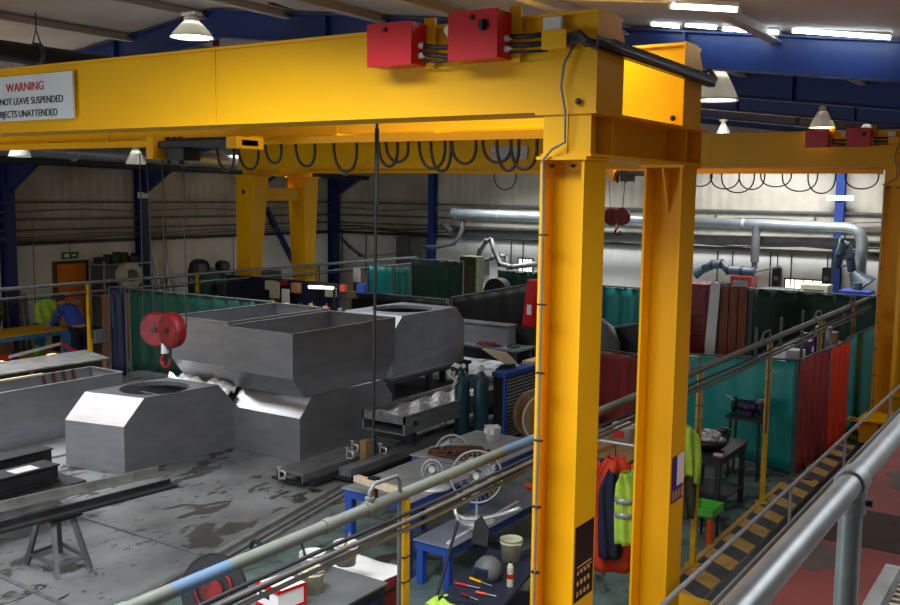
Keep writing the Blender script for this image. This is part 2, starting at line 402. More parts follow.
# windows with daylight in the back corner and over the booths
def window(n, x0, x1, z0, z1, glow='window_glow', onleft=False):
    f = MB(); t = .04
    if onleft:
        f.box(XL, XL+.05, x0, x1, z0-t, z0).box(XL, XL+.05, x0, x1, z1, z1+t).box(XL, XL+.05, x0-t, x0, z0-t, z1+t).box(XL, XL+.05, x1, x1+t, z0-t, z1+t)
        w = struct(f, 'window_%d' % n, 'grey_paint'); MB().box(XL, XL+.02, x0, x1, z0, z1).build('pane', glow, w)
    else:
        f.box(x0, x1, YB-.05, YB, z0-t, z0).box(x0, x1, YB-.05, YB, z1, z1+t).box(x0-t, x0, YB-.05, YB, z0-t, z1+t).box(x1, x1+t, YB-.05, YB, z0-t, z1+t)
        for i in range(1, 4):
            x = x0+(x1-x0)*i/4; f.box(x-.012, x+.012, YB-.045, YB, z0, z1)
        w = struct(f, 'window_%d' % n, 'grey_paint'); MB().box(x0, x1, YB-.03, YB-.02, z0, z1).build('pane', glow, w)
window(1, -6.2, -5.36, 1.62, 1.82)
window(2, 19.95, 20.55, 1.72, 1.98, onleft=True)
window(3, -13.62, -13.2, 1.3, 1.95)

# ================================================================== GANTRY CRANES
def hleg(x0, x1, y0, y1, z0, z1, root, nm='leg'):
    t = .018; ym = (y0+y1)/2
    mb = MB().box(x0, x0+t, y0, y1, z0, z1).box(x1-t, x1, y0, y1, z0, z1).box(x0+t, x1-t, ym-.01, ym+.01, z0, z1)
    mb.box(x0-.02, x1+.02, y0-.02, y1+.02, z1, z1+.02)
    mb.box(x0+t, x1-t, y0, y1, z0, z0+.02)
    o = mb.build(nm, 'yellow', root)
    return o
def girder(y0, y1, z0, z1, xa, xb, root):
    t = .012
    mb = MB().box(xa, xb, y0+.02, y1-.02, z0+.02, z1-.02)
    mb.box(xa, xb, y0, y1, z1-.02, z1).box(xa, xb, y0-.0, y1, z0, z0+.02)
    g = mb.build('girder', 'yellow', root)
    yc = y1-.1
    MB().prism([(xb, y0-.005, z0), (xb, y1+.0, z0), (xb, y1, z1-.13), (xb, yc, z1+.005), (xb, y0-.005, z1+.005)], (.014, 0, 0)).build('end_plate', 'yellow', g)
    for x in (xb-.02-i*3.1 for i in range(1, 5)):
        MB().box(x-.003, x+.003, y0+.012, y0+.022, z0+.02, z1-.02).build('weld_seam', 'yellow', g)
    return g
def end_carriage(x0, x1, y0, y1, z0, z1, root):
    t = .016; xm = (x0+x1)/2
    mb = MB().box(x0-.04, x1+.03, y0-.01, y1+.01, z1-t, z1).box(x0, x1, y0, y1, z0, z0+t).box(xm-.009, xm+.009, y0, y1, z0+t, z1-t)
    for y in (y0+.01, y0+.31, y1-.33, y1-.02):
        mb.box(xm+.009, x1-.01, y, y+.014, z0+t, z1-t); 
    mb.box(x0+.01, xm-.009, y0+.01, y0+.024, z0+t, z1-t).box(x0+.01, xm-.009, y1-.034, y1-.02, z0+t, z1-t)
    mb.box(xm+.04, xm+.06, y0+.06, y0+.28, z0+t, z1-t)
    return mb.build('end_carriage', 'yellow', root)
def bolts(pts, root, d=(0,-1,0), r=.011):
    for p in pts:
        MB().cyl(p, Vector(p)+Vector(d)*.02, r, n=6).cyl(p, Vector(p)+Vector(d)*.006, r*1.8, n=12).build('bolt', 'black', root)
def red_box(x0, x1, z0, z1, yb, root, dep=.19, knobs=1):
    b = MB().box(x0, x1, yb-dep, yb-.03, z0, z1).build('control_box', 'red_paint', root, bevel=.006)
    MB().box(x0-.004, x1+.004, yb-dep-.012, yb-dep, z0-.004, z1+.004).build('box_door', 'red_paint', b, bevel=.004)
    MB().box(x1-.02, x1+.06, yb-.03, yb-.005, z0-.01, z1+.04).build('bracket', 'yellow', b)
    x = x0+(x1-x0)*(.42 if knobs == 1 else .5)
    MB().cyl((x, yb-dep-.01, z1-.04), (x, yb-dep-.03, z1-.04), .014).build('lock', 'black', b)
    if knobs == 2:
        MB().cyl((x+.08, yb-dep-.01, z1-.09), (x+.08, yb-dep-.025, z1-.09), .032).box(x+.068, x+.092, yb-dep-.05, yb-dep-.02, z1-.12, z1-.06).build('isolator_knob', 'black', b)
    for i, z in enumerate((z0+.06, z0+.12)):
        MB().cyl((x1, yb-.1, z), (x1+.02, yb-.1, z), .02, n=8).cyl((x1+.02, yb-.1, z), (x1+.045, yb-.1, z), .016, .008, n=8).build('cable_gland', 'white_plastic', b)
    return b
def crane(Y, name_label, near):
    root = thing('gantry_crane', name_label, 'crane', (-9.6, Y, 0))
    XE = -2.46
    for y0 in (Y, Y+1.6):
        l = hleg(-2.8, -2.51, y0, y0+.3, .42 if not near else .4, 4.0, root)
        if near and y0 > Y: MB().prism([(-2.665, y0-.01, 4.0), (-2.665, y0+.14, 4.0), (-2.665, y0+.14, 3.66)], (.015, 0, 0)).build('gusset', 'yellow', l)
    # bogie on the rail
    for y0 in (Y-.65, Y+1.6):
        b = MB().box(-2.82, -2.55, y0, y0+.95, .08, .42).box(-2.86, -2.47, y0-.02, y0+.97, .40, .425).build('bogie', 'yellow', root)
        for yy in (y0+.18, y0+.77): MB().cyl((-2.76, yy, .1), (-2.66, yy, .1), .1, n=20).build('wheel', 'dark_steel', b)
        MB().tube([(-2.78, y0+.05, .42), (-2.95, y0-.05, .46), (-2.95, y0-.28, .46), (-2.7, y0-.25, .46), (-2.66, y0+.02, .42)], .012).build('bumper_loop', 'yellow_post', b)
    end_carriage(-2.8, -2.47, Y, Y+1.9, 4.02, 4.28, root)
    g1 = girder(Y, Y+.37, 4.28, 4.85, -16.8, XE, root)
    g2 = girder(Y+1.4, Y+1.75, 4.28, 4.85, -16.8, XE, root)
    # tapered legs at the far side
    for s, ya, yb, ta, tb in ((0, Y, Y+.5, Y, Y+.28), (1, Y+1.75, Y+2.25, Y+1.97, Y+2.25)):
        mb = MB().hexa([(-16.87, ta, .42), (-16.5, ta, .42), (-16.5, tb, .42), (-16.87, tb, .42), (-16.87, ya, 4.1), (-16.3, ya, 4.1), (-16.3, yb, 4.1), (-16.87, yb, 4.1)])
        mb.box(-16.92, -16.25, ya-.04, yb+.04, 4.1, 4.14)
        l = mb.build('leg', 'yellow', root, bevel=.008)
        MB().cyl((-16.62, ya+.004, 3.75), (-16.62, ya-.006, 3.75), .05).build('bolt_hole', 'black', l)
        MB().box(-16.87, -16.4, ta-.1, tb+.1, .06, .42).build('bogie', 'navy', root)
    MB().box(-16.8, -16.45, Y+.4, Y+1.9, 3.55, 3.85).box(-16.86, -16.36, Y+.2, Y+2.1, 4.14, 4.28).build('cross_beam', 'yellow', root, bevel=.006)
    # electrical boxes
    red_box(-3.96, -3.62, 4.59, 4.85, Y, root); red_box(-3.34, -3.0, 4.59, 4.87, Y, root, knobs=2)
    cba, cbb = MB(), MB()
    for z, dz in ((4.66, -.01), (4.71, .0), (4.62, .01)):
        cba.tube([(-3.59, Y-.1, z), (-3.5, Y-.09, z-.015), (-3.42, Y-.08, z-.02+dz), (-3.34, Y-.08, z-.01)], .016 if z > 4.63 else .009)
        cbb.tube([(-2.97, Y-.1, z+.01), (-2.88, Y-.08, z+.005), (-2.74, Y-.06, z+.01)], .016 if z > 4.63 else .009)
    cba.build('cable_bundle', 'cable', root); cbb.build('cable_bundle', 'cable', root)
    MB().box(-2.76, -2.6, Y-.1, Y-.005, 4.63, 4.73).box(-2.76, -2.6, Y-.105, Y, 4.728, 4.735).build('junction_cover', 'yellow', root, bevel=.005)
    MB().box(-2.78, -2.66, Y-.05, Y-.01, 4.72+.02, 4.82).build('white_switch', 'white_plastic', root, bevel=.006)
    MB().box(-3.44, -3.38, Y-.08, Y-.01, 4.76, 4.82).cyl((-3.41, Y-.08, 4.79), (-3.41, Y-.11, 4.79), .025).build('beacon', 'white_plastic', root)
    # cable tray along the carriage end
    tr = MB().prism([(XE+.05, Y-.1, 4.615), (XE+.05, Y+1.9, 4.59), (XE+.05, Y+1.9, 4.66), (XE+.05, Y-.1, 4.685)], (.012, 0, 0))
    tr.prism([(XE+.014, Y-.1, 4.615), (XE+.062, Y-.1, 4.615), (XE+.062, Y-.1, 4.623), (XE+.014, Y-.1, 4.623)], (0, 2.0, -.025))
    for i in range(34): tr.box(XE+.014, XE+.066, Y+.1+i*.05, Y+.12+i*.05, 4.672-i*.0006, 4.69-i*.0006)
    tr.build('cable_tray', 'tray_grey', root)
    c2 = MB()
    for k in range(3):
        c2.tube([(-2.6, Y-.07, 4.70-k*.02), (-2.52, Y-.09, 4.71-k*.02), (-2.46, Y-.12, 4.66-k*.012), (-2.42+.01*k, Y-.08, 4.645), (-2.42+.01*k, Y+.2, 4.64), (-2.42+.01*k, Y+1.85, 4.61), (-2.43, Y+1.99, 4.66), (-2.5, Y+2.05, 4.74)], .018, n=8)
    c2.build('cable_bundle', 'cable', root)
    # thin conduit down the near corner
    pts = [(-2.58, Y-.03, 4.66), (-2.64, Y-.04, 4.55), (-2.66, Y-.03, 4.42), (-2.62, Y-.05, 4.28), (-2.62, Y-.04, 4.1), (-2.7, Y-.05, 4.06), (-2.76, Y-.04, 4.0)]+[(-2.76, Y-.02, 4.0-i*.4) for i in range(1, 10)]
    cdt = MB().tube(pts, .008).build('conduit', 'cable_grey', root)
    for i in range(8): MB().box(-2.785, -2.735, Y-.028, Y+.0, 3.55-i*.42, 3.56-i*.42).build('clip', 'black', cdt)
    bolts([(-2.56, Y+.0, 4.335), (-2.52, Y+1.4, 4.335)], root)
    bolts([(-2.74, Y+.03, 3.975), (-2.6, Y+.03, 3.975)], root, d=(0,0,-1), r=.014)
    return root
near = crane(5.18, 'large yellow gantry crane in the foreground carrying two bright red control boxes', True)
far = crane(16.3, 'yellow gantry crane standing further back with tapered legs near left wall', False)
# second near girder is drawn by crane(); warning board on the near girder
wb = MB().box(-9.2, -7.25, 5.155, 5.175, 4.38, 4.77).build('warning_board', 'white_plastic', near)
RT = Matrix.Rotation(PI/2, 4, 'X')
text('WARNING', .105, 'red_paint', Matrix.Translation((-7.92, 5.15, 4.635)) @ RT @ Matrix.Scale(1.1,4,(1,0,0)), wb, align='CENTER')
text('DO NOT LEAVE SUSPENDED', .085, 'cable', Matrix.Translation((-7.92, 5.15, 4.52)) @ RT @ Matrix.Scale(1.0,4,(1,0,0)), wb, align='CENTER')
text('OBJECTS UNATTENDED', .085, 'cable', Matrix.Translation((-7.92, 5.15, 4.41)) @ RT @ Matrix.Scale(1.0,4,(1,0,0)), wb, align='CENTER')
# warning plates and posters on the near legs
def poster(x, y0, y1, z0, z1, root, kind):
    b = MB().box(x, x+.004, y0, y1, z0, z1).build('safety_poster', 'black' if kind == 0 else 'purple', root)
    p = MB()
    if kind == 0:
        for i, z in enumerate((z0+.40*(z1-z0), z0+.45*(z1-z0))): p.box(x+.004, x+.006, y0+.03, y1-.03, z, z+.008)
        for j in range(4):
            for i in range(3): p.box(x+.004, x+.006, y0+.03+j*.05, y0+.055+j*.05, z0+.03+i*.07, z0+.06+i*.07)
        p.build('print', 'stripe_yellow', b)
    else:
        p.box(x+.004, x+.006, y0+.1, y1, z0+.12, z1).build('notice_sheet', 'white_paper', b)
        q = MB()
        for j in range(4): q.box(x+.004, x+.006, y0+.02+j*.06, y0+.05+j*.06, z0+.02, z0+.09)
        q.build('print', 'stripe_yellow', b)
poster(-2.51, 5.2, 5.46, 1.3, 1.78, near, 0)
poster(-2.51, 6.81, 7.05, 1.5, 1.86, near, 1)
# festoon loops under the near rear girder
FY = 6.35
tk = MB().box(-16.5, -3.0, FY-.03, FY+.03, 4.2, 4.26)
for i in range(14): tk.box(-16.4+i, -16.36+i, FY-.02, FY+.3, 4.25, 4.28)
tk.build('festoon_track', 'yellow', near)
def ray(x, y): return _r2*((x-450)/FPX)-_u2*((y-302.5)/FPX)+_f
def at(x, y, ax, v):                                  # world point on the plane ax = v seen at reference pixel (x, y)
    d = ray(x, y); i = 'xyz'.index(ax); o = (0, 0, H); t = (v-o[i])/d[i]
    return Vector((d.x*t, d.y*t, H+d.z*t))
def loops(root, Y, xs, z0, drop, half):
    for i, x in enumerate(xs):
        h = half*(1+.15*math.sin(i*2.1)); dd = drop*(1+.2*math.sin(i*1.7+1))
        MB().tube([(x-h*math.cos(PI*q/14)*(1+.06*math.sin(PI*q/14)), Y+.02*math.sin(PI*q/14), z0-dd*math.sin(PI*q/14)**.8) for q in range(15)], .013, n=6).build('festoon_loop', 'cable', root)
loops(near, FY, [at(x, 130, 'y', FY).x for x in (225, 248, 273, 305, 345, 388, 397, 432, 441, 464, 497, 508, 524)], 4.2, .2, .11)
loops(far, 17.3, [at(x, 172, 'y', 17.3).x for x in (505, 560, 700, 725, 738, 752, 776, 800, 822, 862)], 4.2, .28, .26)
MB().box(-16.4, -3, 17.25, 17.35, 4.2, 4.28).build('festoon_track', 'yellow', far)
# hoist trolley on the near crane
def hoist(Y, x0, x1, root):
    h = MB().box(x0, x1, Y-.1, Y+.1, 4.16, 4.22).build('hoist_trolley', 'dark_steel', root, bevel=.006)
    MB().box(x0, x0+.09, Y-.16, Y+.16, 4.06, 4.26).build('end_frame', 'yellow', h, bevel=.006); MB().box(x1-.12, x1, Y-.16, Y+.16, 4.14, 4.24).build('end_frame', 'yellow', h, bevel=.006)
    MB().cyl((x0+.14, Y, 4.2), (x1-.2, Y, 4.2), .05, n=18).build('rope_drum', 'dark_steel', h)
    MB().box(x0+.2, x0+.42, Y-.1, Y+.1, 4.05, 4.16).build('motor', 'dark_steel', h, bevel=.01)
    for i in range(4): MB().cyl((x0+.03+i*.08, Y, 4.26), (x0+.03+i*.08, Y, 4.05-.03*(i % 2)), .02, n=8).build('hanger', 'black', h)
hoist(5.95, at(160, 135, 'y', 5.95).x, at(250, 130, 'y', 5.95).x, near)
hoist(17.1, -7.7, -6.7, far)
# hook block with ropes
HX = at(165, 340, 'y', 5.95)
def hook_block(c, s, ztop, label, ropes):
    root = thing('hook_block', label, 'hook', (c.x, c.y, c.z-s*1.3))
    for i, dx in enumerate((-.085, .085)):
        x = c.x+dx*s/.14
        a = Vector((.35, -.94, 0)) if i == 0 else Vector((-.1, -.99, 0))
        p = Vector((x, c.y, c.z+(.0 if i == 0 else .01)))
        MB().cyl(p-a*.05, p+a*.03, s*.93, s, n=28).cyl(p+a*.03, p+a*.055, s, s*.86, n=28).build('sheave_cover', 'red_dull', root, bevel=.01)
        MB().cyl(p+a*.05, p+a*.07, .025).build('pin', 'dark_steel', root)
    MB().cyl((c.x+.01, c.y-.02, c.z-s*.7), (c.x+.02, c.y-.02, c.z-s*1.25), .028, .038).build('swivel', 'alu', root)
    z = c.z-s*1.25; hk = arc((c.x+.03, c.y-.02, z-.07), .055, PI*.75, PI*2.15, 12)
    MB().tube([(c.x+.02, c.y-.02, z)]+hk, [.02]*3+[.022]*8+[.014]*3, n=8).build('hook', 'red_dull', root)
    for x, dt in ropes: MB().cyl((x, c.y, c.z+s*.3), (x+dt, c.y, ztop), .006, n=6).build('wire_rope', 'dark_steel', root)
    return root
rx = [at(p, 300, 'y', 5.95).x for p in (143, 154, 165, 186)]
HX.z += .09
hook_block(HX, .168, 4.12, 'red twin disc crane hook block hanging above the grey tanks on long ropes', [(rx[0], .0), (rx[1], -.06), (rx[2], 0), (rx[3], 0)])
c = at(617, 217, 'y', 17.1)
hook_block(c, .17, 4.15, 'distant red hook block seen between the two yellow near legs', [(c.x-.14, -.04), (c.x+.1, .05)])
# pendant controller cable
px = at(374, 300, 'y', 5.6).x; PZ = 1.98
pc = thing('pendant_control', 'long black pendant control cable hanging in front of the grey hopper', 'cable', (px, 5.6, 1.6))
MB().cyl((px, 5.6, PZ), (px+.02, 5.6, 4.3), .011, n=8).build('cord', 'black', pc)
MB().box(px-.022, px+.022, 5.58, 5.62, PZ-.14, PZ).cyl((px, 5.6, PZ), (px, 5.6, PZ+.06), .02, .012).build('handset', 'black', pc, bevel=.01)
MB().cyl((px+.02, 5.6, 3.7), (px+.02, 5.6, 4.25), .017, n=8).build('sleeve', 'rubber', pc)
# ceiling-hung plate near the far beam "rating plate"
c = at(507, 153, 'y', 16.2)
MB().box(c.x-.4, c.x+.4, 16.27, 16.29, c.z-.12, c.z+.13).build('rating_plate', 'galv', far)

# ================================================================== LAMPS AND DUCTS
def highbay(c, r, label, ztop=None):
    root = thing('high_bay_lamp', label, 'lamp', (c.x, c.y, c.z), 'high bay lamps under the roof')
    k = r/.22
    rf = MB().lathe([(.06*k, .30*k), (.085*k, .28*k), (.12*k, .22*k), (.17*k, .12*k), (.205*k, .04*k), (.22*k, 0), (.215*k, 0), (.19*k, .05*k), (.1*k, .2*k)], c, 28, cap=False)
    rf = rf.build('reflector', 'shade', root)
    MB().lathe([(.2*k, .015*k), (.001, .015*k)], c, 24, cap=False).build('lens', 'lamp_face', rf)
    MB().cyl(c+Vector((0,0,.28*k)), c+Vector((0,0,.36*k)), .075*k).cyl(c+Vector((0,0,.34*k)), c+Vector((0,0,.42*k)), .05*k).box(c.x-.1*k, c.x+.1*k, c.y-.05, c.y+.05, c.z+.4*k, c.z+.45*k).build('control_gear', 'white_plastic', root)
    zt = ztop or roofz(c.x)
    MB().cyl(c+Vector((0,0,.45*k)), (c.x, c.y, zt-.02), .006, n=6).build('suspension', 'cable', root)
    return root
def depth_pt(x, y, d): return Vector((0, 0, H))+ray(x, y)*d
for x, y, d, r, lab in ((716, 101, 10.3, .235, 'aluminium bell lamp glowing just right of the near crane end plates'),
                        (822, 128, 15.5, .20, 'small aluminium bell lamp below the blue rafters at right'),
                        (866, 136, 18.6, .17, 'distant bell lamp half hidden behind the far crane control boxes'),
                        (192, 38, 10.6, .22, 'lit lamp with wide disc face above near girder at upper left'),
                        (136, 164, 19, .2, 'lit bell lamp in front of the blue column at left'),
                        (20, 157, 15, .175, 'lit bell lamp at the far left under the near girder'),
                        (368, 131, 14.2, .2, 'lamp peeping under the near girder above the black pendant cable'),
                        (42, 147, 14.5, .11, 'small bright lamp far behind near girder at left'),
                        (723, 135, 19.5, .15, 'faint small lamp in the dark beyond the near crane')):
    hb_ = highbay(depth_pt(x, y, d), r, lab)
    if x == 192: hb_.scale = (1.1, 1.1, .6)
# fluorescent battens along the big blue rafter
def batten(a, b, label):
    a, b = Vector(a), Vector(b); root = thing('fluorescent_batten', label, 'lamp', tuple((a+b)/2), 'fluorescent battens along rafter')
    MB().bar(a+Vector((0,0,.035)), b+Vector((0,0,.035)), .05, .03).build('housing', 'white_plastic', root)
    MB().cyl(a, b, .015, n=10).build('tube', 'tube_face', root)
    d = (b-a).normalized()
    MB().cyl(a-d*.02, a, .02, n=10).build('end_cap', 'white_plastic', root); MB().cyl(b, b+d*.02, .02, n=10).build('end_cap', 'white_plastic', root)
for (xa, ya, xb, yb_, lab) in ((793, 31, 891, 38, 'longest and rightmost glowing tube on the blue rafter'), (723, 29, 779, 33, 'glowing tube second from the right on blue rafter'),
                            (686, 25, 717, 28, 'short glowing tube third from the right on blue rafter'), (652, 24, 680, 27, 'leftmost glowing tube nearest the yellow end plate')):
    batten(at(xa, ya, 'y', 8.62), at(xb, yb_, 'y', 8.62), lab)
batten(at(672, 6.5, 'y', 6.7), at(738, 10, 'y', 6.7), 'glowing tube under ceiling sheets right at the top edge')
# big round ducts and pipes
def duct(name, pts, r, m, label, cat='duct', n=18, seams=0, root=None, caps=True):
    o = MB().tube(pts, r, n=n)
    o = o.build(name, m); tag(o, label, cat); return o
dL = thing('roof_duct', 'dark round pipe slung below the roof at upper left', 'duct', (-11, 8, 5.5))
MB().cyl((-10.95, 2, 5.42), (-10.95, 15, 5.36), .125, n=20).build('pipe_run', 'dark_steel', dL)
for y in (4.5, 7.3, 10.5, 13.2):
    MB().cyl((-10.95, y-.03, 5.41), (-10.95, y+.03, 5.41), .14, n=20).build('flange', 'grey_paint', dL)
    MB().tube([(-11.09, y, 5.42), (-10.95, y, 5.7), (-10.81, y, 5.42)], .008).cyl((-10.95, y, 5.7), (-10.95, y, roofz(-10.95)), .008).build('hanger', 'cable', dL)
sd = thing('heating_duct', 'long silver duct running along the left wall under the haunches', 'duct', (-18.3, 15, 4.6))
MB().cyl((-18.3, 8, 4.62), (-18.3, 23.5, 4.42), .17, n=22).build('pipe_run', 'galv_duct', sd)
MB().cyl((-18.7, 8, 4.42), (-18.7, 23.5, 4.25), .12, n=18).build('lower_pipe', 'dark_steel', sd)
for y in (10, 13, 16, 19, 22): MB().cyl((-18.3, y-.02, 4.59-.0129*(y-8)), (-18.3, y+.02, 4.59-.0129*(y-8)), .18, n=22).build('seam_ring', 'galv', sd)
# big extraction duct on the back wall
DY = 23.3
ed = thing('extraction_duct', 'long spiral steel extraction duct running across the upper back wall', 'duct', (-10, DY, 3.2))
pa = at(455, 213.5, 'y', DY); pb = at(700, 218, 'y', DY); pcn = at(846, 229, 'y', DY)
zc = 3.28
A0 = Vector((pa.x, DY, at(455, 214, 'y', DY).z)); A1 = Vector((-4.72, DY, at(846, 228, 'y', DY).z))
MB().cyl(A0, A0+(A1-A0)*.55, .155, n=22).cyl(A0-Vector((.06, 0, 0)), A0+Vector((.1, 0, 0)), .175, n=22).build('spiral_duct', 'galv_duct', ed)
e0 = A0+(A1-A0)*.55
MB().tube([e0, e0+(A1-e0)*.9, A1, A1+Vector((.16, 0, -.03)), A1+Vector((.28, 0, -.12)), A1+Vector((.34, 0, -.28)), A1+Vector((.35, 0, -.45)), Vector((A1.x+.33, DY, 2.0))], .13, n=18).build('duct_run', 'galv_duct', ed)
for q in (.14, .3, .45, .6, .78): p = A0+(A1-A0)*q; MB().cyl(p-Vector((.03,0,0)), p+Vector((.03,0,0)), .168 if q < .55 else .142, n=22).build('seam_ring', 'galv', ed)
p = at(757, 226, 'y', DY); MB().cyl((p.x, DY-.05, p.z), (p.x, DY-.05, 2.25), .1, n=16).cyl((p.x, DY-.05, 2.25), (p.x, DY-.05, 2.1), .07, n=12).build('drop_pipe', 'grey_paint', ed)
p = at(463, 220, 'y', DY); q = at(430, 247, 'y', DY)
MB().tube([p, p+Vector((-.02, 0, -.25)), p+Vector((-.12, 0, -.5)), p+Vector((-.3, 0, -.68)), q+Vector((.2, 0, 0)), q, q-Vector((.25, 0, 0))], .065, n=12).build('branch_pipe', 'grey_paint', ed)
for x in (-13.0, -10.5, -8.0, -5.6): MB().box(x-.02, x+.02, DY, YB, 3.2, 3.24).box(x-.02, x+.02, YB-.06, YB, 3.0, 3.35).build('wall_bracket', 'grey_paint', ed)
# thick grey pipe under it with lagging
a = at(452, 238, 'y', 23.6); b = at(540, 240, 'y', 23.6)
lp = thing('lagged_pipe', 'thick dull pipe below the silver extraction duct on back wall', 'pipe', tuple(a))
MB().cyl((a.x, 23.6, 2.62), (-4.4, 23.6, 2.78), .12, n=16).build('pipe_run', 'grey_paint', lp)
MB().tube([(a.x+.1, 23.6, 2.62), (a.x-.1, 23.6, 2.72), (a.x-.35, 23.6, 2.9)], .09, n=12).build('elbow', 'grey_paint', lp)
for x in (-13.0, -10, -7): MB().box(x-.02, x+.02, 23.6, YB, 2.68, 2.72).build('wall_bracket', 'grey_paint', lp)
# fume extraction arms
def arm(label, pts, r, m, hood=None, hr=.16, nm='fume_arm'):
    root = thing(nm, label, 'extraction arm', tuple(pts[0]))
    o = MB().tube(pts, r, n=12).build('hose', m, root)
    for p in pts[1:-1]: MB().cyl(Vector(p)-Vector((.03,0,.0)), Vector(p)+Vector((.03,0,0)), (r if not isinstance(r, list) else r[0])*1.12, n=12).build('joint_clamp', 'black', root)
    if pts[-1].y > 20: MB().bar(pts[-1 if not hood else 0], (pts[-1 if not hood else 0].x, YB-.012, pts[-1 if not hood else 0].z), .04).build('wall_bracket', 'grey_paint', root)
    if hood:
        a, b = Vector(pts[-1]), Vector(hood); MB().cyl(a, b, .08, hr, n=16).build('hood', m, root)
    return root
P = lambda x, y, Y=22: at(x, y, 'y', Y)
add('hose_blue', '#3D4E5C', .45); add('hose_grey', '#5C5F60', .5)
arm('dark blue grey fume arm lying level above the brown boards', [P(755, 272), P(742, 271), P(728, 270), P(722, 264), P(712, 265), P(704, 269)], .1, 'hose_blue', P(695, 274), .13)
arm('dark fume hose looping beside the silver duct drop at right', [P(836, 268), P(839, 255), P(843, 240), P(848, 246), P(850, 258), P(852, 272)], .09, 'hose_blue', P(864, 287), .3)
arm('grey fume arm bent like an inverted V at the back wall', [P(478, 262), P(480, 250), P(486, 241), P(491, 240), P(494, 250), P(500, 264), P(512, 267), P(538, 264)], .07, 'hose_grey')
arm('smaller grey hose hooked over the green back screen', [P(480, 262, 22.8), P(492, 258, 22.8), P(500, 255, 22.8), P(506, 257, 22.8), P(508, 268, 22.8), P(508, 275, 22.8)], .06, 'hose_grey')
arm('pale grey hose sagging from wall pipe near the blue gable column', [P(338, 235), P(350, 247), P(360, 255), P(366, 256)], .05, 'hose_grey')

# ================================================================== FABRICATED TANKS
def tank(name, label, P8, zs, chF, holes=None, m='stainless', grp=None, back=True):
    """P8: FL, FR, BR, BL ground corners; zs: base, shoulder, top; chF: chamfer setback"""
    FL, FR, BR, BL = [Vector((*p, 0)) for p in P8]; z0, zs_, zt = zs
    sF = (BR-FR).normalized()*chF; sL = (BL-FL).normalized()*chF
    root = thing(name, label, 'tank', tuple((FL+BR)/2+Vector((0,0,z0))), grp)
    Z = lambda p, z: Vector((p.x, p.y, z))
    TFL, TFR = Z(FL+sL, zt), Z(FR+sF, zt); TBR, TBL = (Z(BR-sF, zt), Z(BL-sL, zt)) if back else (Z(BR, zt), Z(BL, zt))
    mb = MB()
    mb.face([Z(FL, z0), Z(FR, z0), Z(FR, zs_), Z(FL, zs_)]); mb.face([Z(FL, zs_), Z(FR, zs_), TFR, TFL])
    mb.face([Z(FR, z0), Z(BR, z0), Z(BR, zs_), TBR, TFR, Z(FR, zs_)]) if back else mb.face([Z(FR, z0), Z(BR, z0), TBR, TFR, Z(FR, zs_)])
    mb.face([Z(FL, z0), Z(FL, zs_), TFL, TBL, Z(BL, zs_), Z(BL, z0)]) if back else mb.face([Z(FL, z0), Z(FL, zs_), TFL, TBL, Z(BL, z0)])
    if back: mb.face([Z(BL, zs_), TBL, TBR, Z(BR, zs_)])
    mb.face([Z(BR, z0), Z(BL, z0), Z(BL, zs_), Z(BR, zs_)] if back else [Z(BR, z0), Z(BL, z0), TBL, TBR])
    c = None
    # top: quad with a round hole
    cen = (TFL+TFR+TBR+TBL)/4
    if holes:
        n = 48; ring = [cen+Vector((math.cos(2*PI*i/n), math.sin(2*PI*i/n), 0))*holes for i in range(n)]
        def edge(p):      # project from centre outward to the quad border
            d = (p-cen).normalized(); best = 1e9; q = [TFL, TFR, TBR, TBL]
            for i in range(4):
                a, b = q[i], q[(i+1) % 4]; e = b-a; den = d.x*e.y-d.y*e.x
                if abs(den) < 1e-9: continue
                t = ((a.x-cen.x)*e.y-(a.y-cen.y)*e.x)/den
                if t > 0: best = min(best, t)
            return cen+d*best
        angs = sorted([2*PI*i/n for i in range(n)]+[math.atan2(p.y-cen.y, p.x-cen.x) % (2*PI) for p in (TFL, TFR, TBR, TBL)])
        inn = [cen+Vector((math.cos(t), math.sin(t), 0))*holes for t in angs]; out = [edge(p) for p in inn]
        N = len(angs)
        for i in range(N): mb.face([inn[i], inn[(i+1) % N], out[(i+1) % N], out[i]])
        for i in range(N): mb.face([inn[i], inn[(i+1) % N], inn[(i+1) % N]-Vector((0,0,.06)), inn[i]-Vector((0,0,.06))])
    else: mb.face([TFL, TFR, TBR, TBL])
    bmesh.ops.remove_doubles(mb.bm, verts=mb.bm.verts, dist=.0005)
    sh = mb.build('shell', m, root, solid=.008)
    fl = MB(); e = .035
    fx = [Z(FL, z0)+Vector((-e, -e, 0)), Z(FR, z0)+Vector((e, -e, 0)), Z(BR, z0)+Vector((e, e, 0)), Z(BL, z0)+Vector((-e, e, 0))]
    ix = [Z(FL, z0), Z(FR, z0), Z(BR, z0), Z(BL, z0)]
    for i in range(4):
        j = (i+1) % 4; fl.hexa([fx[i]+Vector((0,0,.004)), fx[j]+Vector((0,0,.004)), ix[j]+Vector((0,0,.004)), ix[i]+Vector((0,0,.004)), fx[i]+Vector((0,0,.012)), fx[j]+Vector((0,0,.012)), ix[j]+Vector((0,0,.012)), ix[i]+Vector((0,0,.012))])
    fl.build('base_flange', m, root)
    return root, cen
t1, c1 = tank('tank_casing', 'low grey steel casing with white chamfered front and round top opening', [(-11.56, 7.95), (-10.59, 8.16), (-10.42, 10.02), (-11.45, 9.95)], (0, .64, .98), .32, .485)
for i, a in enumerate((.2, -.05, -.3)):
    MB().bar((c1.x-.4, c1.y+a-.12, .86), (c1.x+.16-.1*i, c1.y+a-.18, .875), .03, .02).build('inner_strut', 'light_steel', t1)
t2, _ = tank('tank_casing', 'grey steel casing standing under the front open hopper', [(-10.47, 9.97), (-9.11, 9.97), (-9.11, 12.1), (-10.47, 12.1)], (0, .62, .885), .24)
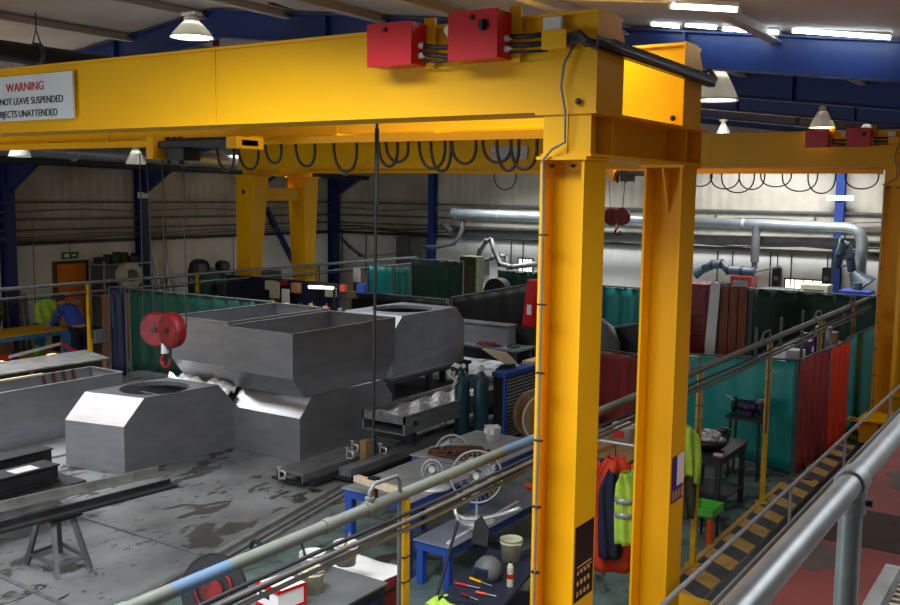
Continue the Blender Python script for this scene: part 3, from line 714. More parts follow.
t2b, _ = tank('tank_casing', 'steel casing under the rear hopper wrapped in white film', [(-11.95, 10.08), (-10.7, 10.08), (-10.7, 12.1), (-11.95, 12.1)], (0, .62, .885), .24)
def hopper(x0, x1, y0, y1, zb, zk, zt, label, mull=0):
    root = thing('open_hopper', label, 'hopper', ((x0+x1)/2, (y0+y1)/2, zb), 'open steel hoppers on casings')
    i = .25; mb = MB(); b0, b1 = y0+i, y1-i
    for x in (x0, x1): mb.face([(x, b0, zb), (x, b1, zb), (x, y1, zk), (x, y1, zt), (x, y0, zt), (x, y0, zk)])
    for ya, yb2 in ((b0, y0), (b1, y1)):
        mb.face([(x0, ya, zb), (x1, ya, zb), (x1, yb2, zk), (x0, yb2, zk)]); mb.face([(x0, yb2, zk), (x1, yb2, zk), (x1, yb2, zt), (x0, yb2, zt)])
    mb.face([(x0, b0, zb+.25), (x1, b0, zb+.25), (x1, b1, zb+.25), (x0, b1, zb+.25)])
    bmesh.ops.remove_doubles(mb.bm, verts=mb.bm.verts, dist=.0005)
    mb.build('shell', 'stainless', root, solid=.01)
    r = MB(); w = .03
    for a, b in (((x0, y0), (x1, y0)), ((x1, y0), (x1, y1)), ((x1, y1), (x0, y1)), ((x0, y1), (x0, y0))):
        r.bar((*a, zt), (*b, zt), w, .014)
    r.build('rim', 'light_steel', root)
    return root
hopper(-10.45, -9.11, 9.83, 12.18, .9, 1.2, 1.83, 'open grey steel hopper in front, sitting on the plain casing')
hopper(-11.75, -10.52, 9.98, 12.25, .9, 1.2, 1.86, 'open grey steel hopper behind, left of the front one')
# white film over the casing behind
fm = MB().sheet(lambda u, v: (-12.0+u*1.5, 9.84+v*.34+.03*math.sin(u*13+v*4), .70+.2*v**.8+.035*math.sin(u*17+v*9)+.03*math.sin(u*31-v*12)), 26, 8)
tag(fm.build('plastic_film', 'film', solid=.004), 'crumpled white film draped over the casing below rear hopper', 'plastic film')
t4, _ = tank('tank_casing', 'grey steel casing with round top opening raised on a dark stand', [(-11.5, 13.55), (-10.2, 13.55), (-10.2, 15.9), (-11.5, 15.9)], (.52, 1.3, 1.6), .3, .58)
sb = thing('steel_stand', 'low dark stand carrying the raised casing with the round opening', 'stand', (-10.8, 14.7, 0))
MB().box(-11.6, -10.08, 13.4, 16.0, .46, .515).build('top', 'dark_steel', sb)
for x, y in ((-11.5, 13.5), (-10.2, 13.5), (-11.5, 15.95), (-10.2, 15.95), (-10.2, 14.7)): MB().box(x-.05, x+.05, y-.05, y+.05, 0, .46).build('leg', 'dark_steel', sb)
# long closed panel on the table further right
tt = thing('steel_table', 'dark steel table carrying a long grey box and red straps', 'table', (-9.9, 16.2, 0))
ta, tb, tc_ = at(458, 344, 'z', .8), at(513, 350, 'z', .8), at(536, 342, 'z', .8)
MB().box(-10.95, -9.1, 16.06, 16.8, .76, .8).build('tabletop', 'mill_steel', tt)
for x in (-10.85, -9.2):
    for y in (16.12, 16.72): MB().box(x-.05, x+.05, y-.05, y+.05, 0, .76).build('leg', 'dark_steel', tt)
lb = thing('steel_box_section', 'long grey folded steel box on the dark table behind the raised casing', 'box', (-10.2, 16.4, .8))
MB().box(-10.95, -9.5, 16.42, 16.72, .802, 1.2).build('body', 'stainless', lb, bevel=.012)
MB().box(-10.97, -9.48, 16.4, 16.74, 1.19, 1.215).build('folded_edge', 'light_steel', lb, bevel=.004)
sr = MB()
for i in range(7): sr.tube([(-10.05+.06*i, 16.12+.03*math.sin(i*2), .82), (-10.0+.05*i, 16.2, .88), (-9.85+.03*i, 16.3, .82), (-9.7+.03*i, 16.2, .84)], .018, n=6)
tag(sr.build('ratchet_straps', 'red_dull'), 'tangle of red straps on the dark table beside the long grey box', 'straps')
tag(MB().tube([(-9.38, 16.2, .828), (-9.33, 16.3, .9), (-9.23, 16.4, .828), (-9.18, 16.25, .86), (-9.3, 16.15, .828)], .025, n=6).build('green_sling', 'green_screen'), 'dark green sling at the right end of dark table', 'sling')
# open trough at left and lid behind
tr = thing('open_trough', 'long open topped grey steel trough at far left with brown tape', 'trough', (-13.3, 7.5, 0))
mb = MB(); x0, x1, y0, y1, zt = -13.72, -12.93, 4.0, 9.95, .85
for a, b in (((x0, y0), (x1, y0)), ((x1, y0), (x1, y1)), ((x1, y1), (x0, y1)), ((x0, y1), (x0, y0))):
    mb.face([(*a, 0), (*b, 0), (*b, zt), (*a, zt)])
mb.face([(x0, y0, .01), (x1, y0, .01), (x1, y1, .01), (x0, y1, .01)])
bmesh.ops.remove_doubles(mb.bm, verts=mb.bm.verts, dist=.0005); mb.build('shell', 'stainless', tr, solid=.012)
r = MB()
for a, b in (((x0, y0), (x1, y0)), ((x1, y0), (x1, y1)), ((x1, y1), (x0, y1)), ((x0, y1), (x0, y0))): r.bar((*a, zt), (*b, zt), .05, .014)
r.build('rim', 'light_steel', tr)
MB().box(-13.714, -13.70, 8.05, 8.15, .3, .86).build('tape_strip', 'brown_tape', tr)
for i in range(4): MB().bar((-13.70, 9.05+.18*i, .86), (-13.70, 9.15+.18*i, .4), .02, .05).build('tape_strip', 'brown_tape', tr)
ld = thing('steel_sheet', 'long flat grey lid with pale blobs resting on crate behind the trough', 'lid', (-14.2, 8, .9))
MB().hexa([(-14.75, 4.5, .92), (-13.95, 4.5, .9), (-13.85, 10.4, .9), (-14.75, 10.6, .92), (-14.75, 4.5, .95), (-13.95, 4.5, .93), (-13.85, 10.4, .93), (-14.75, 10.6, .95)]).build('panel', 'light_steel', ld, bevel=.005)
for i in range(5): MB().box(-14.72, -14.62, 6.0+i*.95, 6.15+i*.95, .95, .98).build('lug', 'wood_pale', ld, bevel=.01)
cr = thing('wooden_crate', 'tan wooden crate under the flat grey lid', 'crate', (-14.3, 8, 0))
MB().box(-14.7, -13.95, 4.6, 10.35, .1, .88).build('body', 'khaki', cr)
for y in (4.7, 7, 9, 10.36): MB().box(-14.74, -13.91, y-.03, y+.03, .0, .9).build('batten', 'wood', cr)
tag(MB().bar((-13.62, 4.6, .88), (-13.62, 9.0, .88), .05, .03).build('timber_strip', 'wood_pale'), 'pale timber strip lying along the trough edge nearest the lid', 'timber')
# ================================================================== WELDING SCREENS
def screen(label, a, b, z0, z1, m, z0b=None, z1b=None, wav=.03, nw=9, name='welding_screen', cat='screen', feet=True, group=None, frame='grey_paint'):
    a = Vector((*a, 0)); b = Vector((*b, 0)); z1b = z1 if z1b is None else z1b; z0b = z0 if z0b is None else z0b
    root = thing(name, label, cat, tuple((a+b)/2), group); L = (b-a).length; d = (b-a)/L; n = Vector((-d.y, d.x, 0))
    def fn(u, v):
        p = a+(b-a)*u; zz0 = z0+(z0b-z0)*u; zz1 = z1+(z1b-z1)*u
        w = wav*math.sin(u*nw*2*PI+.6*math.sin(u*5))*(1-.75*v)+wav*.4*math.sin(u*nw*4.4*PI+v*2)
        q = p+n*w; q.z = zz0+(zz1-zz0)*v-.02*abs(math.sin(u*nw*PI))*(v > .99); return q
    MB().sheet(fn, max(24, int(L*14)), 8).build('curtain', m, root, solid=.006)
    fr = MB().cyl((a.x, a.y, z1+.01), (b.x, b.y, z1b+.01), .016, n=8)
    fr.build('top_rail', frame, root)
    if feet:
        for p, z in ((a, z1), (b, z1b)):
            MB().cyl((p.x, p.y, 0), (p.x, p.y, z+.02), .018, n=8).bar(p-n*.25+Vector((0,0,.02)), p+n*.25+Vector((0,0,.02)), .04, .03).build('post', frame, root)
    return root
screen('dark green welding curtain hanging behind the red hook block at left', (-15.75, 12.35), (-12.05, 12.45), .25, 1.83, 'green_screen', wav=.03)
# blue black end of the left curtain
screen('very dark blue curtain edge left of the green curtain', (-16.05, 12.1), (-15.85, 12.33), .1, 1.86, 'navy_dark', nw=1)
screen('black tarpaulin screen behind the raised casing', (-14.2, 17.3), (-11.5, 17.3), 0.3, 1.5, 'tarp', z1b=1.5, nw=3, wav=.02)
screen('black tarpaulin screen rising towards the near yellow leg', (-11.45, 17.35), (-8.9, 17.35), 0.3, 1.55, 'tarp', z1b=2.1, nw=3, wav=.02)
screen('pale teal curtain panel in the middle distance left of the dark green ones', (-15.85, 20), (-15.05, 20), .5, 1.88, 'teal_screen', nw=3)
screen('bright teal panel in the distance beside the dark green curtain', (-15.0, 20), (-14.5, 20), .5, 1.9, 'teal_light', nw=3)
screen('very dark green curtain to the right of the bright teal panel', (-14.45, 20), (-12.95, 20.1), .5, 2.1, 'dark_green_screen', nw=6)
screen('short green screen against back wall under the bent grey hoses', (-12.6, 21.2), (-11.2, 21.2), .5, 1.85, 'dark_green_screen')
screen('teal curtain seen between the two near yellow legs', (-8.5, 18.6), (-7.0, 18.6), .3, 1.9, 'teal_screen')
screen('large dark green curtain behind the pipe rail at right', (-5.38, 18), (-3.05, 18), .2, 2.1, 'dark_green_screen', nw=7)
screen('dark green curtain running back along the right booth', (-3.05, 18.05), (-3.3, 22.5), .2, 2.1, 'dark_green_screen')
# front booth
screen('large teal curtain panel of the booth beside the steel bench', (-4.95, 13.66), (-3.22, 13.32), .2, 1.48, 'teal_screen', z1b=1.62, z0b=.06, wav=.012, nw=5)
screen('dull red strip curtain forming the left half of booth side', (-3.2, 13.36), (-3.12, 14.75), .04, 1.62, 'red_strip', wav=.035, nw=9)
screen('bright orange red strip curtain at the booth side', (-3.12, 14.77), (-3.05, 15.75), .04, 1.62, 'red_bright', wav=.03, nw=6)
screen('teal curtain at the right end of the booth next to the far crane leg', (-3.1, 15.8), (-3.02, 17.9), .04, 1.63, 'teal_screen', wav=.015, nw=4)
screen('dark red curtain seen low between the two near yellow legs', (-6.9, 14.4), (-5.6, 14.0), .1, 1.32, 'red_strip', wav=.012, nw=4)
dm = thing('machine', 'dark machine with a grey duct elbow between the two near yellow legs', 'machine', (-7.2, 16.6, 0))
MB().hexa([(-8.3, 16.2, 0), (-6.3, 16.2, 0), (-6.3, 17, 0), (-8.3, 17, 0), (-8.3, 16.2, 1.15), (-6.3, 16.2, 1.6), (-6.3, 17, 1.6), (-8.3, 17, 1.15)]).build('body', 'dark_steel', dm, bevel=.02)
q_ = at(611, 345, 'y', 15.9); MB().tube([(q_.x-.05, 16.15, q_.z-.5), (q_.x-.05, 15.95, q_.z-.25), (q_.x, 15.9, q_.z), (q_.x-.12, 15.95, q_.z+.2), (q_.x-.35, 16.1, q_.z+.28)], .17, n=16).build('duct_elbow', 'grey_paint', dm)
rc_ = thing('cabinet', 'dark red cabinet just right of the second near crane leg', 'cabinet', (-5.9, 17.6, 0))
q0_, q1_ = at(688, 300, 'y', 17.2), at(706, 300, 'y', 17.2)
MB().box(q0_.x-.35, q1_.x, 17.2, 17.9, .0, at(695, 284, 'y', 17.2).z).build('body', 'red_dull', rc_, bevel=.01)
for z_ in (1.25, 1.6): MB().box(q0_.x-.3, q1_.x-.05, 17.19, 17.2, z_, z_+.03).build('door_seam', 'black', rc_)
# things in the booth
bd = thing('timber_boards', 'three red brown boards standing upright at the left edge of dark green curtain', 'boards', (-5.05, 16.2, 0))
for i in range(3): MB().box(-5.24+i*.155, -5.1+i*.155, 16.2, 16.24, 0.9, 2.3).build('board', 'wood_red', bd, bevel=.003)
MB().box(-5.3, -4.7, 16.25, 16.3, 0, 2.25).build('back_panel', 'dark_steel', bd)
tag(MB().prism([(-5.42, 16.1, .0), (-5.28, 16.1, .0), (-5.27, 16.1, 1.2), (-5.22, 16.1, 2.33), (-5.38, 16.1, 2.36), (-5.44, 16.1, 1.3)], (0, .02, 0)).build('plasterboard_sheet', 'white_plastic', bevel=.002), 'narrow off-white sheet standing left of the red brown boards', 'board')
sh = thing('metal_shelf', 'low grey shelf with loose flat sheets behind the teal curtain', 'shelf', (-4.7, 14.9, 0))
MB().box(-5.6, -4.2, 14.5, 15.3, 1.18, 1.22).build('shelf_board', 'galv', sh)
for x in (-5.5, -4.3):
    for y in (14.55, 15.25): MB().box(x-.02, x+.02, y-.02, y+.02, 0, 1.18).build('leg', 'grey_paint', sh)
for i, (x, y, m) in enumerate(((-5.0, 14.7, 'white_plastic'), (-4.55, 14.9, 'light_steel'))):
    tag(MB().box(x-.3, x+.25, y-.15, y+.15, 1.222, 1.235).build('flat_sheet', m), ('white flat sheet on the low grey shelf behind the teal curtain', 'bare metal sheet on the low grey shelf behind the teal curtain')[i], 'sheet')
rk = thing('booth_rack', 'rack holding purple boxes behind the orange red curtain', 'rack', (-3.7, 15.6, 0))
for z in (.7, 1.4): MB().box(-4.1, -3.35, 14.2, 17.0, z, z+.03).build('shelf_board', 'dark_steel', rk)
for y in (14.25, 15.6, 16.95):
    for x in (-4.05, -3.4): MB().box(x-.02, x+.02, y-.02, y+.02, 0, 1.9).build('upright', 'grey_paint', rk)
for i, (y, w, h, m, l) in enumerate(((15.0, .25, .24, 'purple', 'purple carton on rack above the strip curtains'), (15.35, .2, .3, 'purple', 'taller purple carton right of the other purple one on the rack'), (15.75, .16, .12, 'cream', 'small cream tin beside the purple cartons on the rack'), (16.2, .2, .32, 'galv', 'grey metal canister on the booth rack near the far crane leg'), (14.5, .22, .16, 'white_plastic', 'white plastic tub at the left end of the booth rack'), (16.65, .26, .18, 'card', 'brown carton at the right end of the booth rack'))):
    b = MB().box(-3.65, -3.42, y-w/2, y+w/2, 1.432, 1.432+h).build('carton' if m in ('purple', 'card') else 'container', m, bevel=.01); tag(b, l, 'box' if m in ('purple', 'card') else 'container')
    if m == 'purple': MB().box(-3.42, -3.415, y-.05, y+.05, 1.5, 1.58).build('paper_label', 'white_paper', b)
# ================================================================== PIPE RAIL WITH YELLOW POSTS
PR = thing('pipe_rail', 'thick grey green pipe carried on yellow posts, crossing the picture diagonally', 'pipe', (-3.24, 9, 2.1))
PZ2 = 2.06
def pipe_seg(y0, y1, m): MB().cyl((-3.24, y0, PZ2), (-3.24, y1, PZ2), .034, n=14).build('pipe_length', m, PR)
for a, b, m in ((-2, 2.72, 'pipe_paint'), (2.72, 3.06, 'pipe_blue'), (3.06, 5.55, 'pipe_paint'), (5.55, 5.95, 'pipe_blue'), (5.95, 23, 'pipe_paint')): pipe_seg(a, b, m)
for y in (2.45, 3.75, 8.6, 14.2): MB().cyl((-3.24, y-.03, PZ2), (-3.24, y+.03, PZ2), .04, n=14).build('coupling', 'pipe_paint', PR)
cn = MB()
for dx, dz, r in ((.0, 0, .009), (.02, -.03, .012), (-.02, -.055, .012)):
    cn.tube([(-3.2+dx, y, 1.97+dz+.008*math.sin(y*2.2+dx*40)) for y in [-2+.5*i for i in range(50)]], r, n=6)
for i, (dx, dz, r, m) in enumerate(((.01, 0, .011, 'cable'), (.03, -.028, .012, 'conduit'), (-.0, -.055, .012, 'cable'), (.02, -.085, .013, 'conduit'))):
    MB().tube([(-3.17+dx, y, 1.98+dz+.006*math.sin(y*2.2+dx*40)) for y in [-2+.5*j for j in range(50)]], r, n=6).build('service_line', m, PR)
cn.bm.free()
posts = [(4.43, 'nearest yellow post under the pipe rail, banded with dark ties'), (9.5, 'yellow post beside the lime jacket'), (12.0, 'yellow post standing just right of the bench grinder'),
         (14.6, 'yellow post rising above the strip curtains'), (16.95, 'yellow post under the pipe rail next to far crane leg'), (19.6, 'yellow post hidden behind the far crane leg')]
def ypost(y, label):
    r = thing('yellow_post', label, 'post', (-3.24, y, 0), 'yellow posts carrying the pipe rail')
    up = MB().box(-3.268, -3.212, y-.026, y+.026, .01, 2.025).build('upright', 'yellow_post', r, bevel=.004)
    MB().box(-3.31, -3.17, y-.06, y+.06, 0, .012).build('base_plate', 'yellow_post', r)
    for i in range(5): MB().box(-3.272, -3.208, y-.03, y+.03, 1.85-i*.16-.01*(i % 2), 1.858-i*.16-.01*(i % 2)).build('cable_tie', 'black', up)
    MB().tube([(-3.24, y-.32, 2.08), (-3.24, y-.32, 2.15), (-3.24, y-.28, 2.185), (-3.235, y-.12, 2.185), (-3.23, y-.08, 2.185), (-3.225, y-.06, 2.15), (-3.225, y-.06, 1.95), (-3.225, y-.06, .9)], .012, n=8).build('air_drop', 'cable_grey', r)
    MB().cyl((-3.24, y-.32, 2.06), (-3.24, y-.32, 2.12), .028, n=10).cyl((-3.24, y-.36, PZ2), (-3.24, y-.28, PZ2), .042, n=12).build('tee_clamp', 'pipe_paint', r)
    return r
for y, l in posts:
    if y != 19.6: ypost(y, l)
# far rail of the same kind
FR = thing('pipe_rail', 'distant grey pipe rail crossing in front of left wall', 'pipe', (-16.1, 14, 1.95))
MB().cyl((-16.1, 6, 1.99), (-16.1, 22.5, 1.96), .035, n=12).build('pipe_length', 'conduit', FR)
MB().cyl((-16.1, 6, 1.82), (-16.1, 22.5, 1.79), .022, n=10).build('service_line', 'conduit', FR)
MB().cyl((-16.13, 6, 1.76), (-16.13, 22.5, 1.73), .014, n=10).build('service_line', 'cable', FR)
for y, l in ((11.67, 'slim yellow post beside the workman'), (14.4, 'slim yellow post behind the left green curtain'), (18.3, 'slim yellow post behind the far crane tapered legs')):
    r = thing('yellow_post', l, 'post', (-16.1, y, 0), 'slim yellow posts of the distant rail')
    MB().box(-16.135, -16.065, y-.035, y+.035, 0.01, 1.96).build('upright', 'yellow_post', r); MB().box(-16.2, -16.0, y-.1, y+.1, 0, .012).build('base_plate', 'yellow_post', r)
    MB().tube([(-16.05, y, 1.95), (-16.03, y-.02, 1.4), (-16.05, y+.02, .9)], .012, n=6).build('hose', 'cable', r)

# ================================================================== GUARD RAILS AT RIGHT
gr = thing('guard_rail', 'thin galvanised guard rail on low kerb beside the striped walkway', 'rail', (-2.13, 10, RZ))
MB().cyl((-2.24+.02, 3.5, 1.1), (-2.22, 22.5, 1.1), .019, n=12).build('handrail', 'galv', gr)
for y in (5.6, 9.19, 11.55, 14.4, 17.2, 20): 
    MB().cyl((-2.22, y, RZ+.02), (-2.22, y, 1.09), .016, n=10).cyl((-2.22, y-.03, 1.1), (-2.22, y+.03, 1.1), .026, n=10).build('stanchion', 'galv', gr)
MB().cyl((-2.215, 3.5, RZ+.045), (-2.215, 22.5, RZ+.045), .012, n=8).build('toe_rail', 'galv', gr)
nr = thing('balcony_handrail', 'thick galvanised handrail with clamped post close to the camera at lower right', 'rail', (-.375, 2, mz))
hx_ = -.375
MB().cyl((hx_, -2.5, 3.23), (hx_, 4.5, 3.23), .0245, n=24).build('handrail', 'galv', nr)
for y in (2.05, -.4, 4.3):
    MB().cyl((hx_, y, mz), (hx_, y, 3.22), .0235, n=20).build('post', 'galv', nr)
    te = MB().cyl((hx_, y-.035, 3.23), (hx_, y+.035, 3.23), .0305, n=24).cyl((hx_, y, 3.165), (hx_, y, 3.23), .029, n=20).build('tee_fitting', 'galv', nr, bevel=.003)
    MB().cyl((hx_+.02, y, 3.19), (hx_+.04, y, 3.19), .007, n=6).build('set_screw', 'dark_steel', te)
    MB().cyl((hx_, y, mz), (hx_, y, mz+.015), .05, n=20).build('foot_flange', 'galv', nr)

# ================================================================== BENCHES AND THINGS IN THE AISLE
def bench(name, label, x0, x1, y0, y1, z, mt, ml, leg=.05, th=.04, cat='bench', rails=True, ang=0):
    cx, cy = (x0+x1)/2, (y0+y1)/2; r = thing(name, label, cat, (cx, cy, 0))
    MB().box(x0, x1, y0, y1, z-.012, z).build('tabletop', mt, r, bevel=.003)
    MB().box(x0+.02, x1-.02, y0+.02, y0+.06, z-.1, z-.012).box(x0+.02, x1-.02, y1-.06, y1-.02, z-.1, z-.012).box(x0+.02, x0+.06, y0+.06, y1-.06, z-.1, z-.012).box(x1-.06, x1-.02, y0+.06, y1-.06, z-.1, z-.012).build('frame', ml, r)
    for x in (x0+.03+leg/2, x1-.03-leg/2):
        for y in (y0+.03+leg/2, y1-.03-leg/2): MB().box(x-leg/2, x+leg/2, y-leg/2, y+leg/2, 0, z-.012).build('leg', ml, r)
    if rails:
        MB().box(x0+.06, x1-.06, y0+.04, y0+.08, .16, .2).box(x0+.06, x1-.06, y1-.08, y1-.04, .16, .2).build('stretcher', ml, r)
    return r
bench('workbench', 'grey topped bench on blue legs under the white fans', -6.22, -5.36, 7.42, 8.8, .8, 'table_top', 'blue_bench', .08, rails=False)
bench('workbench', 'second grey topped bench on blue legs further back', -6.4, -5.37, 8.85, 10.3, .8, 'table_top', 'blue_bench', .08, rails=False)
lowb = bench('low_bench', 'low dark steel topped bench with blue legs in front of the pale fans', -5.32, -4.88, 7.42, 10.1, .45, 'cover_blue', 'blue_bench', .07, rails=False)
tag(MB().bar((-4.96, 7.5, .462), (-5.04, 9.0, .462), .03, .02).build('white_bar', 'white_plastic'), 'bright white bar lying along the low blue legged bench', 'bar')
# pedestal fans
def fan(c, r, tilt, face, label, clear=True, stand=True, zb=0):
    root = thing('pedestal_fan', label, 'fan', (c[0], c[1], zb)); c = Vector(c); d = Vector(face).normalized()
    x = d.cross(Vector((0,0,1))).normalized(); y = x.cross(d)
    def ring(rr, off, n=36): return [c+d*off+(x*math.cos(t)+y*math.sin(t))*rr for t in [2*PI*i/n for i in range(n)]]
    MB().tube(ring(r, 0), .013, n=6, closed=True).build('cage_rim', 'wire', root)
    g = MB()
    for s, off in ((1, .09), (-1, -.09)):
        for rr, o in ((.33*r, 1), (.66*r, .8)): g.tube(ring(rr, off*o), .0035, n=4, closed=True)
        for i in range(28):
            t = 2*PI*i/28; u = x*math.cos(t)+y*math.sin(t)
            g.tube([c+u*.05+d*off, c+u*r*.66+d*off*.85, c+u*r*.93+d*off*.3, c+u*r], .0025, n=4)
    g.build('cage', 'wire', root)
    MB().cyl(c-d*.16, c-d*.02, .07, .06, n=14).build('motor', 'dark_steel', root)
    MB().cyl(c-d*.02, c+d*.05, .045, .03, n=14).build('hub', 'white_plastic', root)
    for i in range(3):
        t = 2*PI*i/3+.4; u = x*math.cos(t)+y*math.sin(t); v = x*math.cos(t+.9)+y*math.sin(t+.9)
        MB().hexa([c+u*.04, c+u*r*.85-d*.03, c+v*r*.8+d*.03, c+v*.04, c+u*.04+d*.004, c+u*r*.85-d*.026, c+v*r*.8+d*.034, c+v*.04+d*.004]).build('blade', 'clear_wrap' if clear else 'white_plastic', root)
    if stand:
        MB().cyl((c.x-d.x*.1, c.y-d.y*.1, zb+.03), c-d*.1, .014, n=10).build('pole', 'alu', root)
        MB().lathe([(.2, 0), (.2, .02), (.06, .04), (.02, .06), (.001, .06)], (c.x-d.x*.1, c.y-d.y*.1, zb), 24).build('base', 'alu', root)
    return root
f1 = at(487, 472, 'y', 8.35); f2 = at(452, 452, 'y', 8.6)
fan((f1.x, 8.15, f1.z), .26, 0, (.45, -.85, .25), 'large white wire cage fan leaning in front of the grey topped benches', zb=.45)
f2 = at(452, 452, 'y', 9.3)
fan((f2.x, 9.3, f2.z), .2, 0, (.3, -.9, .4), 'second wire cage fan behind, standing on the rear grey bench', zb=.8)
f3 = at(432, 470, 'y', 7.9); fan((f3.x, 7.9, f3.z), .1, 0, (.5, -.8, .3), 'small white desk fan on the grey topped bench', zb=.8)
# curved tube below the fans
tag(MB().tube([at(*p, 'y', 7.7) for p in ((454, 505), (456, 515), (466, 519), (482, 519), (500, 515), (520, 508))], .02, n=10).build('curved_tube', 'alu'), 'curved shiny tube beneath the big wire cage fan', 'tube')
# things on the benches
w1 = MB()
for i in range(16):
    a = random.random()*6; w1.tube([(-6.0+.25*math.cos(a+j*.9)+.02*i, 9.15+.2*math.sin(a*1.3+j), .82+.03*j*(i % 3)/3) for j in range(5)], .02, n=6)
tag(w1.build('coiled_straps', 'wood_dark'), 'heap of dark brown lifting straps on the rear grey bench', 'straps')
tb2 = thing('white_tub', 'small white tub standing on the rear grey bench', 'tub', (-5.95, 9.95, .8))
MB().lathe([(.11, 0), (.12, .17), (.125, .18), (.11, .18), (.1, .02), (.001, .02)], (-5.95, 9.95, .802), 4).build('body', 'white_plastic', tb2)
MB().box(-6.02, -5.88, 9.86, 9.875, .9, .96).build('handle', 'white_plastic', tb2)
cl = thing('timber_clamp', 'pale timber with a clamp standing on the near corner of grey bench', 'clamp', (-6.1, 7.35, .8))
MB().bar(at(356, 478, 'z', 1.0), at(402, 492, 'z', 1.0), .07, .06).build('timber', 'wood_pale', cl, bevel=.004)
a = at(374, 482, 'z', 1.0); MB().box(a.x-.03, a.x+.03, a.y-.03, a.y+.03, .8, 1.03).build('clamp_leg', 'wood_dark', cl); MB().box(a.x-.045, a.x+.045, a.y-.045, a.y+.045, .99, 1.045).build('strap', 'black', cl)
# clear plastic bag and helmet on the low bench
bg = MB(); bmesh.ops.create_icosphere(bg.bm, subdivisions=3, radius=.12, matrix=Matrix.Translation((-4.78, 8.6, 1.0)))
for v in bg.bm.verts: v.co += Vector((random.uniform(-.012, .012), random.uniform(-.012, .012), random.uniform(-.012, .012)))
hx = at(527, 477, 'y', 8.0)
bg.bm.free()
bgo = thing('plastic_bag', 'white plastic bag with an orange bottle at the far end of low bench', 'bag', (-5.1, 9.6, .45))
bg = MB(); bmesh.ops.create_icosphere(bg.bm, subdivisions=3, radius=.15, matrix=Matrix.Translation((-5.1, 9.75, .59)) @ Matrix.Diagonal((1, 1, .95, 1)))
for v in bg.bm.verts: v.co += Vector((random.uniform(-.012, .012), random.uniform(-.012, .012), random.uniform(-.012, .012)))
bg.build('bag_body', 'white_plastic', bgo); MB().cyl((-5.22, 9.5, .49), (-5.08, 9.48, .49), .035).build('bottle', 'orange', bgo)
# bucket and boxes on dark trolley, bottom centre
def bucket(c, r, h, label, m='white_plastic', fill=None, name='bucket', handle=True, tiltx=0):
    root = thing(name, label, 'bucket', tuple(c))
    MB().lathe([(r*.8, 0), (r*.98, h*.82), (r*1.04, h*.84), (r*1.0, h*.87), (r, h), (r*1.04, h), (r*.97, h-.004), (r*.93, h*.85), (r*.76, .01), (.001, .01)], c, 28).build('body', m, root)
    MB().lathe([(r*1.05, h*.84), (r*1.05, h*.87), (r*1.01, h*.87)], c, 28, cap=False).build('rib', m, root)
    if fill: MB().lathe([(r*.9, h*.72), (.001, h*.74)], c, 24, cap=False).build('contents', fill, root)
    if handle: MB().tube([(c[0]+r*1.03*math.cos(t), c[1]-.02, c[2]+h*.85-abs(math.sin(t))*r*.9) for t in [PI*i/12 for i in range(13)]], .004, n=6).build('handle', 'galv', root)
    return root
cz = .8
cb = thing('storage_cabinet', 'navy cabinet with grey top at bottom centre holding the buckets', 'cabinet', (-4.6, 5.3, 0))
Ctop = [at(*p, 'z', cz) for p in ((285, 600), (345, 606), (377, 567), (325, 553))]
MB().prism([(-5.15, 4.55, .04), (-4.38, 4.55, .04), (-4.38, 5.75, .04), (-5.15, 5.75, .04)], (0, 0, cz-.06)).build('body', 'dark_blue_plastic', cb)
MB().prism([(-5.17, 4.53, cz-.02), (-4.36, 4.53, cz-.02), (-4.36, 5.77, cz-.02), (-5.17, 5.77, cz-.02)], (0, 0, .02)).build('top', 'grey_paint', cb, bevel=.004)
MB().box(-4.376, -4.366, 4.65, 5.65, .12, .7).build('door', 'navy', cb); MB().box(-4.37, -4.345, 5.5, 5.55, .4, .55).build('handle', 'galv', cb)
def onb(px, py, h): return at(px, py, 'z', cz+h)
b1 = onb(313, 548, .2); b2 = onb(332, 542, .2); b3 = onb(314, 570, .16)
bucket((b1.x+.02, b1.y-.03, cz), .1, .18, 'white bucket with a brush handle, left one at the back of navy cabinet', fill='cream')
bucket((b2.x+.06, b2.y+.1, cz), .1, .18, 'white bucket holding a wooden stick, right one at the back of navy cabinet', fill='cream')
bucket((b3.x+.0, b3.y-.03, cz), .098, .18, 'cream bucket smeared with paint at the front of navy cabinet', 'cream', fill='white_plastic')
tag(MB().bar((b2.x+.03, b2.y+.04, cz+.03), (b2.x+.09, b2.y+.12, cz+.26), .02, .012).build('stir_stick', 'wood'), 'wooden stick leaning in the right white bucket', 'stick')
tag(MB().cyl((b1.x-.03, b1.y-.02, cz+.03), (b1.x-.1, b1.y-.03, cz+.24), .012, n=8).build('brush', 'dark_steel'), 'dark brush handle leaning in the left white bucket', 'brush')
# carton at bottom edge
kx = at(285, 604, 'z', cz+.02)
cx = thing('carton', 'red and white carton with a printed side at the bottom edge', 'box', (kx.x, kx.y, cz)); cc = cx.location
T = Matrix.Translation((cc.x-.02, cc.y, cz)) @ Matrix.Rotation(-.15, 4, 'Z')
MB().box(-.15, .1, -.12, .13, 0, .17, T).build('body', 'white_paper', cx)
MB().box(-.155, .105, -.125, -.118, 0.0, .03, T).box(-.155, .105, -.125, -.118, .145, .172, T).box(.1, .104, -.125, .135, 0, .03, T).box(.1, .104, -.125, .135, .15, .172, T).box(.1, .104, .11, .135, .03, .15, T).box(-.155, .105, -.125, -.1, .171, .174, T).build('red_border', 'red_paint', cx)
MB().box(-.12, .0, -.121, -.12, .08, .12, T).build('print', 'cable', cx)
